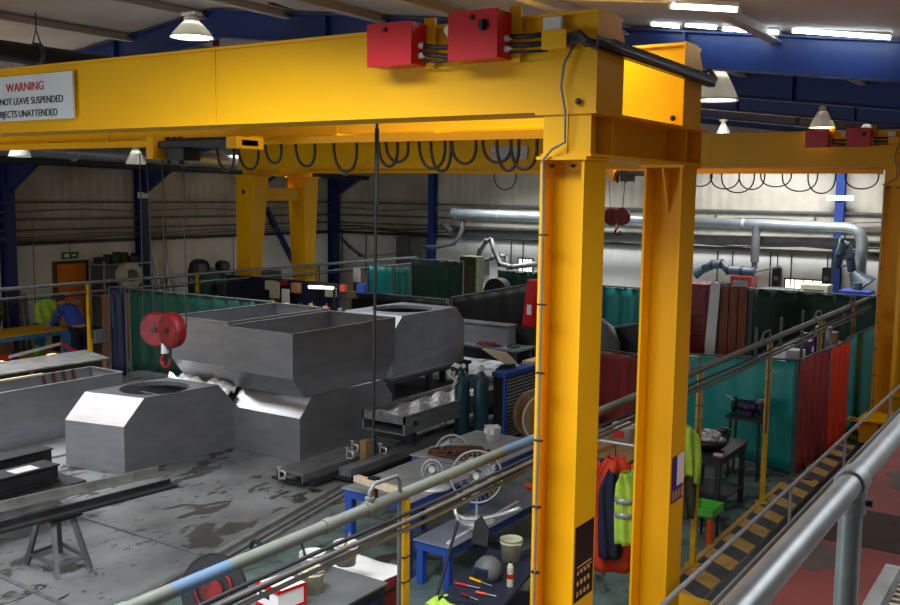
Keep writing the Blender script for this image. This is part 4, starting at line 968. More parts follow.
# white sheets and red box right of the cabinet
rb = thing('red_chest', 'dark red chest covered by white sheet right of the navy cabinet', 'chest', (-4.35, 6.35, 0))
wx = at(365, 572, 'z', .62)
wx = Vector((-4.98, 6.25, .6))
MB().box(wx.x-.3, wx.x+.3, wx.y-.2, wx.y+.2, 0, .6).build('body', 'red_steel', rb, bevel=.008); MB().box(wx.x-.31, wx.x+.31, wx.y-.21, wx.y+.21, .5, .52).build('lid_seam', 'dark_steel', rb)
tag(MB().sheet(lambda u, v: (wx.x-.32+.62*u, wx.y-.21+.42*v, .612+.01*math.sin(u*9)*math.sin(v*7)), 14, 14).build('white_sheet', 'white_paper', solid=.003), 'bright white sheet spread over the dark red chest', 'sheet')
# tray of tools and bucket bottom centre right
tx = at(500, 590, 'z', .55)
ty = thing('tool_trolley', 'dark trolley with loose tools and pots left of the near crane leg base', 'trolley', (-4.2, 6.6, 0))
ta_ = [at(*p, 'z', .5) for p in ((440, 600), (500, 612), (545, 560), (490, 552))]
MB().prism(ta_, (0, 0, .03)).build('top_tray', 'dark_blue_plastic', ty)
MB().prism([Vector((p.x, p.y, .15)) for p in ta_], (0, 0, .03)).build('lower_tray', 'dark_blue_plastic', ty)
for p in ta_: MB().cyl((p.x, p.y, 0.05), (p.x, p.y, .53), .015).cyl((p.x, p.y-.02, .04), (p.x, p.y+.02, .04), .04, n=12).build('leg', 'dark_steel', ty)
tz = .532
q = at(511, 560, 'z', tz); bucket((q.x, q.y, tz), .1, .2, 'cream bucket on dark tool trolley near the crane leg', 'cream', handle=True)
q = at(522, 585, 'z', tz)
can = thing('spray_can', 'cream spray can with red band standing by the cream bucket', 'can', (q.x-.07, q.y-.08, tz)); q = can.location
MB().cyl((q.x, q.y, tz), (q.x, q.y, tz+.17), .028).cyl((q.x, q.y, tz+.17), (q.x, q.y, tz+.2), .028, .014).build('body', 'cream', can); MB().cyl((q.x, q.y, tz+.07), (q.x, q.y, tz+.11), .0285).build('band', 'red_paint', can); MB().cyl((q.x, q.y, tz+.2), (q.x, q.y, tz+.215), .01).build('nozzle', 'black', can)
q = at(488, 578, 'z', tz)
wm = thing('welding_helmet', 'grey welding helmet lying on the dark tool trolley', 'helmet', tuple(q))
MB().lathe([(.11, 0), (.125, .06), (.11, .13), (.06, .18), (.001, .19)], q, 24).build('shell', 'grey_paint', wm); MB().box(q.x-.06, q.x+.06, q.y-.135, q.y-.1, q.z+.05, q.z+.12).build('visor', 'dark_blue_plastic', wm, bevel=.006)
q = at(478, 545, 'z', tz)
tag(MB().prism([(q.x-.08, q.y, tz), (q.x+.1, q.y, tz), (q.x+.09, q.y+.05, tz+.13), (q.x-.02, q.y+.06, tz+.26), (q.x-.07, q.y+.04, tz+.2)], (0, .03, 0)).build('respirator_case', 'black', bevel=.006), 'black flat case leaning behind the welding helmet', 'case')
tl = [('red', 'red_paint', 455, 583, 480, 588), ('yellow handled', 'yellow', 470, 578, 492, 586), ('orange', 'orange', 476, 592, 496, 596), ('dark red', 'red_dull', 462, 594, 478, 600)]
for nme, m, xa, ya, xb, yb2 in tl:
    a, b = at(xa, ya, 'z', tz+.012), at(xb, yb2, 'z', tz+.012); r = thing('hand_tool', nme+' hand tool lying loose on the dark tool trolley', 'tool', tuple(a), 'loose tools on the trolley')
    MB().cyl(a, a+(b-a)*.5, .012, n=8).build('handle', m, r); MB().cyl(a+(b-a)*.5, b, .005, n=6).build('shaft', 'galv', r)
# broom-like pole with lime cloth
a, b = at(457, 520, 'z', 1.0), at(432, 606, 'y', 6.2)
pl_ = thing('black_pole', 'black pole leaning down to lime cloth at bottom centre', 'pole', tuple(b)); MB().cyl(at(458, 522, 'y', 6.9), at(434, 606, 'y', 6.3), .014, n=10).build('shaft', 'black', pl_); q = at(458, 519, 'y', 6.9); MB().cyl(q, q+Vector((0,0,.03)), .02).build('tip', 'alu', pl_)
q = at(440, 600, 'y', 6.3)
tag(MB().sheet(lambda u, v: (q.x-.12+.26*u, 6.25+.2*v, q.z-.05+.07*math.sin(u*PI)*math.sin(v*PI)+.012*math.sin(u*14)), 14, 10).build('lime_cloth', 'hivis', solid=.01), 'lime green cloth at the foot of the black pole', 'cloth')
# grinder wheel machine bottom left
q = at(212, 565, 'y', 5.9)
wl = thing('cable_drum', 'large dark disc shaped hose reel behind the pipe rail at bottom left', 'reel', (q.x, q.y, 0))
wa = Vector((.35, -.9, .25)).normalized(); qc = at(214, 590, 'y', 5.7)
MB().cyl(qc-wa*.02, qc+wa*.02, .3, n=40).build('disc', 'dark_steel', wl, bevel=.004)
MB().cyl(qc+wa*.03, qc+wa*.05, .1, n=20).build('hub', 'red_dull', wl)
xx = wa.cross(Vector((0,0,1))).normalized(); yy = xx.cross(wa)
MB().tube([qc+(xx*math.cos(t)+yy*math.sin(t))*.305 for t in [2*PI*i/40 for i in range(40)]], .012, n=6, closed=True).build('rim', 'rubber', wl)
for s in (-1, 1): MB().bar(qc+xx*s*.18-wa*.05, (qc.x+xx.x*s*.26, qc.y+.1, .0), .03).build('leg', 'dark_steel', wl)
ho = MB().tube([qc+wa*.03+(xx*math.cos(t)+yy*math.sin(t))*(.17+.01*math.sin(t*3)) for t in [2*PI*i/30 for i in range(30)]], .018, n=6, closed=True).build('hose', 'red_dull', wl)
# green vice thing near floor channel
a = at(256, 545, 'z', .15)
tag(MB().tube(arc((a.x, a.y, .12), .07, 0, PI*1.2, 10)+[(a.x-.15, a.y, .03)], .022, n=8).tube(arc((a.x+.15, a.y+.05, .12), .06, 0, PI*1.2, 10), .022, n=8).build('green_clamp', 'dark_green_screen'), 'small dark green clamp lying by floor channel', 'clamp')
for i in range(3):
    a = at(262+i*6, 571-i*2, 'z', 1.1)
# long girder on the floor with clamps
gd = thing('long_girder', 'long dark steel girder lying on floor in front of grey casings', 'girder', (-8.0, 10, 0))
y0, y1 = 9.07, 14.2
MB().box(-8.72, -8.24, y0, y1, .15, .18).box(-8.27, -8.24, y0, y1, .06, .15).box(-8.72, -8.69, y0, y1, .06, .15).build('channel', 'mill_steel', gd, bevel=.004)
MB().box(-8.22, -8.1, y0+.05, y1, .05, .08).box(-8.76, -8.2, y0-.03, y0+.02, .05, .08).build('lower_flange', 'dark_steel', gd)
MB().box(-8.06, -7.86, y0+.5, y1, .09, .2).build('side_beam', 'mill_steel', gd, bevel=.006)
MB().box(-8.1, -7.82, y0+.45, y1, .06, .09).build('side_flange', 'dark_steel', gd)
for y in (9.8, 11.4, 13): MB().box(-8.75, -7.8, y-.06, y+.06, 0, .05).build('sleeper', 'wood_dark', gd)
for i, (px_, py_) in enumerate(((279, 472), (347, 452), (352, 445), (380, 448), (440, 420))):
    q = at(px_, py_+5, 'z', .2); r = thing('g_clamp', ('steel clamp at the near end of long girder', 'left steel clamp of the middle pair on long girder', 'rear steel clamp of the middle pair on long girder', 'steel clamp on the long girder right of the pendant cable', 'steel clamp far along the long girder')[i], 'clamp', (q.x, q.y, .18), 'steel clamps along the girder')
    MB().tube([(q.x, q.y, .18), (q.x+.1, q.y, .2), (q.x+.11, q.y, .28), (q.x+.02, q.y, .29)], .016, n=6).build('frame', 'alu', r)
    MB().cyl((q.x, q.y, .18), (q.x, q.y, .33), .01, n=8).cyl((q.x-.04, q.y, .33), (q.x+.04, q.y, .33), .006, n=6).build('screw', 'alu', r)
for i, (px_, py_) in enumerate(((365, 470), (412, 445))):
    q = at(px_, py_, 'z', .0); tag(MB().box(q.x-.05, q.x+.05, q.y-.05, q.y+.05, .0, .42).build('timber_post', 'wood' if i == 0 else 'wood_dark', bevel=.004), ('light brown timber stub standing beside long girder', 'dark timber stub standing beside the long girder further right')[i], 'timber')
# rusty beams beside
tag(MB().bar(at(392, 474, 'z', .06), at(462, 444, 'z', .06), .1, .1).build('rusty_bar', 'wood_dark'), 'rusty brown bar between long girder and grey bench', 'bar')
# trough of parts
tp = thing('steel_trough', 'grey steel channel tray filled with foil covered parts beside the raised casing', 'tray', (-8.0, 11.5, .3))
MB().box(-8.5, -7.75, 10.6, 13.3, .45, .47).box(-7.78, -7.75, 10.6, 13.3, .47, .72).box(-8.5, -8.47, 10.6, 13.3, .47, .72).box(-8.5, -7.75, 10.6, 10.62, .6, .72).build('channel', 'mill_steel', tp)
MB().cyl((-7.74, 10.85, .58), (-7.76, 10.85, .58), .04).build('bolt_hole', 'black', tp)
for y in (10.9, 13.0): MB().box(-8.45, -7.8, y-.05, y+.05, .3, .45).build('foot', 'dark_steel', tp)
fo = MB().sheet(lambda u, v: (-8.45+.65*u, 10.65+2.3*v, .66+.04*math.sin(u*11+v*5)*math.sin(v*23)+random.uniform(-.012, .012)), 14, 40)
tag(fo.build('foil_parts', 'foil', solid=.01), 'crinkled silver foil heaped in the grey channel tray', 'foil')
# gas cylinders
def cyl_bottle(x, y, label):
    r = thing('gas_cylinder', label, 'cylinder', (x, y, 0), 'dark teal gas cylinders')
    MB().lathe([(.1, 0), (.115, .03), (.115, .98), (.1, 1.06), (.06, 1.12), (.03, 1.15)], (x, y, 0), 22).build('body', 'cylinder_teal', r)
    MB().cyl((x, y, 1.14), (x, y, 1.24), .03, n=12).box(x-.05, x+.05, y-.015, y+.015, 1.18, 1.21).build('valve', 'alu', r)
    return r
cyl_bottle(-7.78, 12.1, 'dark teal gas cylinder on the left, topped by tangled white gauge')
cyl_bottle(-7.52, 12.22, 'dark teal gas cylinder on the right beside the blue louvred unit')
gg = thing('regulator_gauge', 'tangled white and dark gas gauges on top of left cylinder', 'gauge', (-7.78, 12.0, 1.24))
for i in range(6): MB().cyl((-7.85+.03*i, 11.96+.03*(i % 3), 1.18+.05*(i % 2)), (-7.83+.03*i, 11.9+.03*(i % 3), 1.20+.05*(i % 2)), .035, n=12).build('dial', 'white_plastic' if i % 2 else 'black', gg)
MB().tube([(-7.85, 11.93, 1.24), (-7.9, 11.9, 1.1), (-7.75, 11.92, 1.0), (-7.83, 11.9, .9), (-7.75, 11.92, 1.1)], .016, n=6).build('hose', 'white_plastic', gg)
# louvred blue unit
lu = thing('louvred_unit', 'blue framed louvred unit beside the cable reel', 'unit', (-7.0, 13.2, 0))
A_, B_ = at(497, 443, 'z', 0), at(540, 431, 'z', 0)
MB().box(-7.5, -7.32, 12.55, 15.2, .02, 1.05).build('body', 'dark_steel', lu)
MB().box(-7.52, -7.27, 12.52, 15.22, 1.02, 1.1).build('top_frame', 'blue_bench', lu, bevel=.006)
sl = MB()
for i in range(17): sl.box(-7.32, -7.295, 12.58, 15.2, .08+i*.055, .1+i*.055)
sl.build('louvres', 'galv', lu)
for y in (12.55, 13.6, 14.7): MB().box(-7.32, -7.28, y-.03, y+.03, .02, 1.04).build('upright', 'blue_bench', lu)
tag(MB().bar((-7.4, 13.4, 1.125), (-7.38, 15.1, 1.125), .18, .05).build('wooden_board', 'wood_pale'), 'pale board lying on the blue louvred unit', 'board')
tag(MB().hexa([(-7.5, 13.0, 1.1), (-7.42, 13.0, 1.1), (-7.42, 13.2, 1.1), (-7.5, 13.2, 1.1), (-7.95, 12.9, 1.36), (-7.5, 12.9, 1.34), (-7.5, 12.94, 1.34), (-7.95, 12.94, 1.36)]).build('cardboard_flap', 'wood_pale'), 'pale cardboard flap propped up behind the cylinders', 'cardboard')
gn = MB()
for i in range(8): gn.tube([(-7.5+.02*i, 12.6+.05*i, 1.11), (-7.45+.015*i, 12.7+.03*i, 1.18), (-7.42+.01*i, 12.85, 1.12)], .015, n=6)
tag(gn.build('green_netting', 'dark_green_screen'), 'dark green netting bundled on the louvred unit corner', 'netting')
# cable reel
cr_ = thing('cable_reel', 'round wooden cable reel leaning against the blue louvred unit', 'reel', (-6.6, 12.7, 0))
ax = Vector((.8, -.6, 0)).normalized(); rc = Vector((-6.88, 13.0, .4))
for o in (0, .34):
    p = rc+ax*o*-1+ax*.1; MB().cyl(p-ax*.02, p+ax*.02, (.39 if o else .37), n=36).build('flange_disc', 'wood', cr_, bevel=.004)
    xx = ax.cross(Vector((0,0,1))); MB().tube([p+(xx*math.cos(t)+Vector((0,0,1))*math.sin(t))*.375 for t in [2*PI*i/40 for i in range(40)]], .022, n=6, closed=True).build('rim', 'wood_pale', cr_)
MB().cyl(rc-ax*.24, rc+ax*.1, .25, n=30).build('wound_cable', 'khaki', cr_)
MB().cyl(rc+ax*.12, rc+ax*.15, .06).build('hub', 'dark_steel', cr_)

# right hand bench by the teal booth
wb2 = bench('steel_bench', 'dark steel bench with a wrapped bundle at right behind lime jacket', -4.05, -3.42, 10.9, 11.95, .78, 'dark_steel', 'dark_steel', .06, rails=True)
MB().box(-4.0, -3.45, 10.95, 11.9, .2, .22).build('lower_shelf', 'dark_steel', wb2)
gb = thing('grinder_stand', 'thin dark stand for the bench grinder against teal curtain', 'stand', (-3.75, 13.0, 0))
MB().box(-4.0, -3.5, 12.8, 13.15, .82, .86).build('top', 'dark_steel', gb)
for x in (-3.95, -3.55):
    for y in (12.85, 13.1): MB().bar((x, y, .0), (x*.95-.19, y, .82), .03).build('leg', 'dark_steel', gb)
bgx = thing('bench_grinder', 'dark bench grinder with two pale guards on its thin stand', 'grinder', (-3.75, 12.97, .86))
MB().cyl((-3.87, 12.97, .99), (-3.63, 12.97, .99), .085, n=20).build('motor', 'dark_blue_plastic', bgx, bevel=.008)
MB().box(-3.82, -3.68, 12.91, 13.03, .86, .95).build('base', 'dark_steel', bgx)
for x in (-3.95, -3.6): MB().cyl((x, 12.97, .99), (x+.04, 12.97, .99), .1, n=24).build('wheel_guard', 'dark_steel', bgx); MB().bar((x+.02, 12.87, 1.07), (x-.03 if x < -3.8 else x+.08, 12.8, 1.14), .09, .008).build('eye_shield', 'white_plastic', bgx)
MB().cyl((-3.75, 12.9, 1.0), (-3.75, 12.875, 1.0), .04).build('end_plate', 'purple', bgx)
bu = thing('wrapped_bundle', 'silver plastic wrapped bundle with black tray on the dark steel bench', 'bundle', (-3.75, 11.25, .78))
MB().lathe([(.15, 0), (.22, .06), (.23, .12), (.21, .125), (.001, .1)], (-3.72, 11.25, .782), 20).build('tray', 'black', bu)
ic = MB(); bmesh.ops.create_icosphere(ic.bm, subdivisions=3, radius=.17, matrix=Matrix.Translation((-3.74, 11.25, .92)) @ Matrix.Diagonal((1.15, 1, .6, 1)))
for v in ic.bm.verts: v.co += Vector((random.uniform(-.015, .015), random.uniform(-.015, .015), random.uniform(-.015, .015)))
ic.build('foil_wrap', 'foil', bu)
q = Vector((-3.7, 11.6, .78)); ph = thing('machine_vice', 'dark small vice behind the silver bundle on the steel bench', 'vice', tuple(q))
MB().box(-3.76, -3.64, 11.65, 11.85, .782, .86).box(-3.75, -3.65, 11.65, 11.7, .86, .93).box(-3.75, -3.65, 11.78, 11.84, .86, .93).build('body', 'dark_steel', ph, bevel=.006); MB().cyl((-3.7, 11.84, .89), (-3.7, 11.93, .89), .012).cyl((-3.76, 11.92, .89), (-3.64, 11.92, .89), .006).build('handle', 'galv', ph)
tag(MB().box(-3.55, -3.45, 10.97, 11.05, .782, .8).build('paper_note', 'wood_pale'), 'small pale pad at the near corner of dark steel bench', 'pad')
q = Vector((-3.35, 9.95, 0))
bk = thing('green_crate', 'bright green plastic crate on orange legs beside striped walkway', 'crate', tuple(q))
MB().box(-3.52, -3.25, 10.15, 10.5, .3, .315).box(-3.52, -3.25, 10.15, 10.165, .3, .4).box(-3.52, -3.25, 10.485, 10.5, .3, .4).box(-3.52, -3.505, 10.15, 10.5, .3, .4).box(-3.265, -3.25, 10.15, 10.5, .3, .4).build('basket', 'green_plastic', bk, bevel=.005)
MB().cyl((-3.3, 10.2, 0), (-3.3, 10.2, .3), .045, .035).build('leg', 'orange', bk)
for p in ((-3.48, 10.2), (-3.48, 10.45), (-3.3, 10.45)): MB().cyl((*p, 0), (*p, .3), .015).build('leg', 'dark_steel', bk)

# ================================================================== JACKETS
def jacket(name, label, c, w, h, ang, m, trim=None, hood=True, sleeve=True):
    root = thing(name, label, 'jacket', (c[0], c[1], c[2]))
    T = Matrix.Translation(c) @ Matrix.Rotation(ang, 4, 'Z')
    def body(u, v, s):          # v from hem 0 to shoulder 1
        ww = w*(.5+.06*math.sin(v*3))*(1 if v < .8 else 1-(v-.8)*3.2); t = 2*PI*u
        return T @ Vector((ww*math.cos(t), .09*math.sin(t)*(1+.5*math.sin(5*t+v*4)*.35)+.012*math.sin(t*7+v*5), -h+h*v))
    MB().sheet(lambda u, v: body(u, v, 0), 40, 16).build('body', m, root, solid=.006)
    if sleeve:
        for s in (-1, 1):
            MB().tube([T @ Vector((s*w*.3, 0, -.06)), T @ Vector((s*w*.5, -.02, -.14)), T @ Vector((s*w*.58, -.05, -.34)), T @ Vector((s*w*.56, -.07, -.58))], [.05, .062, .055, .045], n=10).build('sleeve', m, root)
    if trim:
        for z in (-h*.42, -h*.62):
            MB().sheet(lambda u, v: (lambda p: T @ Vector((p.x*1.03, p.y*1.15, z+.05*v)))(Vector((w*.54*math.cos(2*PI*u), .1*math.sin(2*PI*u), 0))), 30, 1).build('reflective_band', trim, root, solid=.003)
    MB().tube([T @ Vector((0, .03, 0)), T @ Vector((0, .03, .06)), T @ Vector((0, .1, .08))], .006, n=6).build('hanging_loop', 'cable', root)
    return root
rackj = thing('coat_rail', 'plain steel rail behind the near crane legs holding work jackets', 'rail', (-3.6, 7.4, 0))
MB().cyl((-4.0, 7.75, 1.64), (-3.0, 7.75, 1.64), .014).build('rail', 'galv', rackj)
for x in (-4.0, -3.0): MB().cyl((x, 7.75, 0), (x, 7.75, 1.65), .016).box(x-.03, x+.03, 7.5, 8.0, 0, .02).build('upright', 'galv', rackj)
j1 = at(608, 480, 'y', 7.7); j2 = at(622, 478, 'y', 7.6)
jacket('work_jacket', 'orange hi-vis jacket with black front between the two near yellow legs', (j1.x+.03, 7.78, 1.5), .42, 1.02, .5, 'hiorange', None)
jacket('work_jacket', 'black jacket hanging over the orange one between near legs', (j1.x+.06, 7.66, 1.42), .2, .78, .5, 'cloth_navy', None, sleeve=False)
jacket('work_jacket', 'lime hi-vis jacket with grey bands between the two near yellow legs', (j2.x+.07, 7.56, 1.46), .17, .62, -.2, 'hivis', 'reflective', sleeve=False)
j3 = at(694, 432, 'x', -3.3)
jacket('work_jacket', 'lime green jacket hanging on yellow post right of near crane', (-3.31, 9.3, 1.50), .2, .5, .9, 'hivis', None, sleeve=True)
jacket('work_jacket', 'muddy khaki overall hanging below lime green jacket', (-3.29, 9.36, 1.05), .17, .5, .9, 'khaki', None, sleeve=False)
# clutter between the legs
q = at(624, 432, 'y', 10.2); bkt = bucket((q.x, 10.2, q.z-.1), .13, .2, 'white paint bucket with red print seen between the near yellow legs'); MB().box(q.x-.08, q.x+.05, 10.06, 10.075, q.z-.04, q.z+.04).build('print', 'red_paint', bkt)
st_ = bench('side_table', 'cluttered table between the near yellow legs carrying white paint bucket', q.x-.5, q.x+.4, 9.4, 10.6, q.z-.1, 'wood', 'grey_paint', .05, cat='table')
tag(MB().prism([(q.x-.42, 9.45, q.z-.098), (q.x+.0, 9.45, q.z-.098), (q.x+.05, 9.9, q.z-.098), (q.x-.4, 9.85, q.z-.098)], (0, 0, .05)).build('cardboard_sheet', 'card'), 'tan cardboard on the table between near yellow legs', 'cardboard')
hz_ = at(613, 462, 'y', 8.6)
tag(MB().lathe([(.17, 0), (.16, .05), (.12, .1), (.05, .13), (.001, .135)], (at(613, 461, 'z', q.z-.0).x, at(613, 461, 'z', q.z).y, q.z-.098), 20).build('black_hat', 'black'), 'black hat on the table between near yellow legs', 'hat')
# fire extinguisher or red upright by the black tarp
q = at(527, 318, 'y', 16.9)
fe = thing('red_cabinet', 'narrow leaning red cabinet with white label left of near crane leg', 'cabinet', (q.x, 17, 0))
MB().box(q.x-.2, q.x+.2, 16.85, 17.15, 0, 1.15).build('base', 'dark_steel', fe)
MB().hexa([(q.x-.12, 16.9, 1.15), (q.x+.14, 16.9, 1.15), (q.x+.14, 17.1, 1.15), (q.x-.12, 17.1, 1.15), (q.x-.02, 16.9, 2.1), (q.x+.2, 16.9, 2.1), (q.x+.2, 17.1, 2.1), (q.x-.02, 17.1, 2.1)]).build('body', 'red_paint', fe, bevel=.02)
MB().box(q.x+.0, q.x+.1, 16.885, 16.9, 1.4, 1.6).build('paper_label', 'white_paper', fe)

# ================================================================== LEFT FOREGROUND STEEL
ts = thing('trestle', 'small grey four legged trestle under two long steel bars', 'trestle', (-8.48, 5.7, 0))
tops = [(-8.62, 5.6), (-8.36, 5.58), (-8.34, 5.78), (-8.6, 5.8)]; foot = [(-8.78, 5.55), (-8.2, 5.5), (-8.17, 5.85), (-8.8, 5.95)]
for (a, b), (c_, d_) in zip(tops, foot): MB().bar((a, b, .53), (c_, d_, 0), .045, .045).build('leg', 'grey_paint', ts)
for i in range(4):
    j = (i+1) % 4; p = Vector((*foot[i], 0)).lerp(Vector((*tops[i], .53)), .22); r_ = Vector((*foot[j], 0)).lerp(Vector((*tops[j], .53)), .22); MB().bar(p, r_, .03, .03).build('stretcher', 'grey_paint', ts)
MB().box(-8.7, -8.28, 5.52, 5.86, .53, .555).build('top_plate', 'dark_steel', ts)
sb1 = thing('steel_bar', 'long pale steel angle resting on the trestle, rear of two', 'bar', (-8.5, 5.2, .6))
a, b = at(158, 470, 'z', .68), at(-30, 512, 'z', .68)
d = (b-a).normalized()
MB().bar(a, a+d*3.4, .035, .075).bar(a+Vector((.05,0,-.035)), a+d*3.4+Vector((.05,0,-.035)), .09, .014).build('angle', 'light_steel', sb1)
sb2 = thing('steel_bar', 'long dark steel flat resting on the trestle, front of two', 'bar', (-8.3, 5.2, .6))
a, b = at(174, 485, 'z', .60), at(-30, 538, 'z', .60); d = (b-a).normalized()
MB().bar(a, a+d*3.4, .14, .03).bar(a+Vector((-.06,0,.03)), a+d*3.4+Vector((-.06,0,.03)), .02, .06).build('angle', 'dark_steel', sb2)
# stacked beams at far left
def hbeam(label, x, y0, y1, z, w, h, m='dark_steel'):
    r = thing('steel_beam', label, 'beam', (x, (y0+y1)/2, z), 'stacked steel beams at far left')
    MB().box(x-w/2, x+w/2, y0, y1, z+h-.02, z+h).box(x-w/2, x+w/2, y0, y1, z, z+.02).box(x-.03, x+w/2-.04, y0, y1, z+.02, z+h-.02).build('section', m, r, bevel=.003)
    return r
hbeam('lowest pale steel beam of the stack at far left', -10.0, 3.6, 6.7, .12, .3, .2, 'light_steel')
hbeam('flat dark steel plate beam in the middle of left stack', -9.98, 3.6, 6.95, .325, .5, .04)
hbeam('thick black steel beam near the top of left stack', -10.1, 3.6, 6.75, .37, .32, .2)
hbeam('black steel beam topmost at the back of left stack', -10.55, 3.6, 7.0, .37, .24, .26)
for y in (4.2, 6.4): tag(MB().box(-10.8, -9.7, y-.06, y+.06, 0, .12).build('bearer', 'wood_dark'), ('wooden bearer under the steel stack nearer the frame edge' if y < 5 else 'wooden bearer under the near visible end of steel stack'), 'bearer')
tag(MB().box(-10.15, -9.96, 6.2, 6.5, .575, .58).build('paper_sheet', 'white_paper'), 'white paper lying on the thick black steel beam', 'paper')
# ================================================================== FAR LEFT: WORKMAN, BENCH, SHELVES
bw = bench('workbench', 'light blue bench with yellow top where the workman leans', -19.3, -18.15, 9.6, 12.75, .78, 'yellow', 'blue_light', .16, rails=False)
MB().box(-19.28, -18.17, 9.62, 12.73, .18, .24).build('lower_shelf', 'yellow', bw)
tag(MB().hexa([(-18.6, 9.9, .785), (-18.2, 9.9, .785), (-18.2, 10.9, .785), (-18.6, 10.9, .785), (-18.55, 10, .87), (-18.3, 10, .87), (-18.3, 10.8, .87), (-18.55, 10.8, .87)]).build('sack', 'wood'), 'brown sack lying on the yellow topped bench', 'sack')
for i, (y, x, h, m, l) in enumerate(((10.6, -18.5, .3, 'white_plastic', 'white bottle on the lower shelf of light blue bench'), (11.1, -18.5, .22, 'cream', 'cream tub on lower shelf of the light blue bench'), (11.6, -18.5, .18, 'purple', 'purple tub on lower shelf of the light blue bench'), (12.1, -18.5, .25, 'green_plastic', 'green tub on lower shelf of the light blue bench'))):
    r = thing('container', l, 'container', (x, y, .24)); MB().lathe([(.07, 0), (.075, h*.7), (.03, h*.85), (.03, h), (.001, h)], (x, y, .241), 14).build('body', m, r); MB().cyl((x, y, .241+h), (x, y, .26+h), .032).build('cap', 'black', r)
# workman bending over the bench
def skin_mesh(name, verts, edges, radii, m, root, sub=2):
    me = bpy.data.meshes.new(name); me.from_pydata(verts, edges, []); o = bpy.data.objects.new(name, me); COL.objects.link(o)
    o.modifiers.new('skin', 'SKIN').use_smooth_shade = True
    for i, r in enumerate(radii):
        sv = me.skin_vertices[0].data[i] if me.skin_vertices else None
        if sv: sv.radius = (r, r) if not isinstance(r, tuple) else r
    if me.skin_vertices: me.skin_vertices[0].data[0].use_root = True
    s = o.modifiers.new('sub', 'SUBSURF'); s.levels = sub; s.render_levels = sub
    me.materials.append(M[m]); o.parent = root; o.matrix_parent_inverse = Matrix.Translation(root.location).inverted(); return o
PX, PY = -17.42, 12.4
wk = thing('person', 'person in blue jacket and navy trousers bending over the yellow topped bench', 'person', (PX, PY, 0))
def W(x, y, z): return (PX+x, PY+y, z)
# facing -X-Y (towards the bench); hips back
def figure(name, verts, edges, radii, m, sub=2):
    me = bpy.data.meshes.new(name); me.from_pydata([W(*v) for v in verts], edges, []); o = bpy.data.objects.new(name, me); COL.objects.link(o)
    bpy.context.view_layer.objects.active = o
    md = o.modifiers.new('skin', 'SKIN'); md.use_smooth_shade = True
    for i, r in enumerate(radii):
        me.skin_vertices[0].data[i].radius = (r, r); me.skin_vertices[0].data[i].use_root = (i == 0)
    s = o.modifiers.new('sub', 'SUBSURF'); s.levels = sub; s.render_levels = sub
    me.materials.append(M[m]); o.parent = wk; o.matrix_parent_inverse = Matrix.Translation(wk.location).inverted()
    return o
body_v = [(0,0,.92), (-.12,-.03,1.08), (-.28,-.05,1.24), (-.38,-.06,1.32), (-.45,-.07,1.38), (-.52,-.08,1.44), (-.55,-.08,1.52),
          (-.34,-.24,1.27), (-.40,-.3,1.08), (-.58,-.28,.92), (-.68,-.27,.86),
          (-.36,.12,1.28), (-.42,.18,1.08), (-.6,.16,.92), (-.7,.15,.86),
          (.02,-.1,.85), (-.04,-.11,.48), (.04,-.12,.1), (-.08,-.13,.05),
          (.02,.1,.85), (-.03,.12,.48), (.06,.13,.1), (-.06,.14,.05)]
body_e = [(0,1),(1,2),(2,3),(3,4),(4,5),(5,6),(3,7),(7,8),(8,9),(9,10),(3,11),(11,12),(12,13),(13,14),(0,15),(15,16),(16,17),(17,18),(0,19),(19,20),(20,21),(21,22)]
body_r = [.12,.12,.13,.10,.055,.09,.075,.065,.05,.038,.03,.065,.05,.038,.03,.095,.07,.05,.045,.095,.07,.05,.045]
have_skin = True
try:
    figure('body', body_v, body_e, body_r, 'skin')
except Exception as e:
    have_skin = False
if not have_skin or True:
    pass
# fingers on each hand
for (hx_, hy_, hz_) in ((-.7, -.27, .845), (-.72, .15, .845)):
    for k, L_ in enumerate((.06, .075, .08, .07)):
        MB().tube([W(hx_, hy_-.03+.02*k, hz_), W(hx_-L_*.6, hy_-.035+.023*k, hz_-.01), W(hx_-L_, hy_-.036+.024*k, hz_-.03)], [.010, .009, .007], n=6).build('finger', 'skin', wk)
    MB().tube([W(hx_+.02, hy_-.04, hz_), W(hx_-.01, hy_-.065, hz_-.01), W(hx_-.035, hy_-.07, hz_-.02)], [.011, .01, .008], n=6).build('thumb', 'skin', wk)
# head with face, hair
hb = MB(); hc = Vector(W(-.56, -.08, 1.47)); bmesh.ops.create_icosphere(hb.bm, subdivisions=3, radius=.105, matrix=Matrix.Translation(hc) @ Matrix.Diagonal((1.05, .82, 1.15, 1)))
hb.build('head', 'skin', wk)
MB().cyl(hc+Vector((-.1, 0, -.0)), hc+Vector((-.135, 0, -.03)), .012, .018, n=8).build('nose', 'skin', wk)
for s in (-1, 1):
    MB().cyl(hc+Vector((-.095, s*.035, .015)), hc+Vector((-.104, s*.035, .015)), .012, n=8).build('eye', 'black', wk)
    MB().cyl(hc+Vector((.0, s*.08, 0)), hc+Vector((.0, s*.098, 0)), .025, n=10).build('ear', 'skin', wk)
MB().box(hc.x-.108, hc.x-.095, hc.y-.025, hc.y+.025, hc.z-.06, hc.z-.052).build('mouth', 'red_dull', wk)
hb = MB(); bmesh.ops.create_icosphere(hb.bm, subdivisions=3, radius=.112, matrix=Matrix.Translation(hc+Vector((.02, 0, .025))) @ Matrix.Diagonal((1.0, .86, 1.08, 1)))
bmesh.ops.delete(hb.bm, geom=[v for v in hb.bm.verts if v.co.x < hc.x-.045 and v.co.z < hc.z+.06], context='VERTS'); hb.build('hair', 'hair', wk)
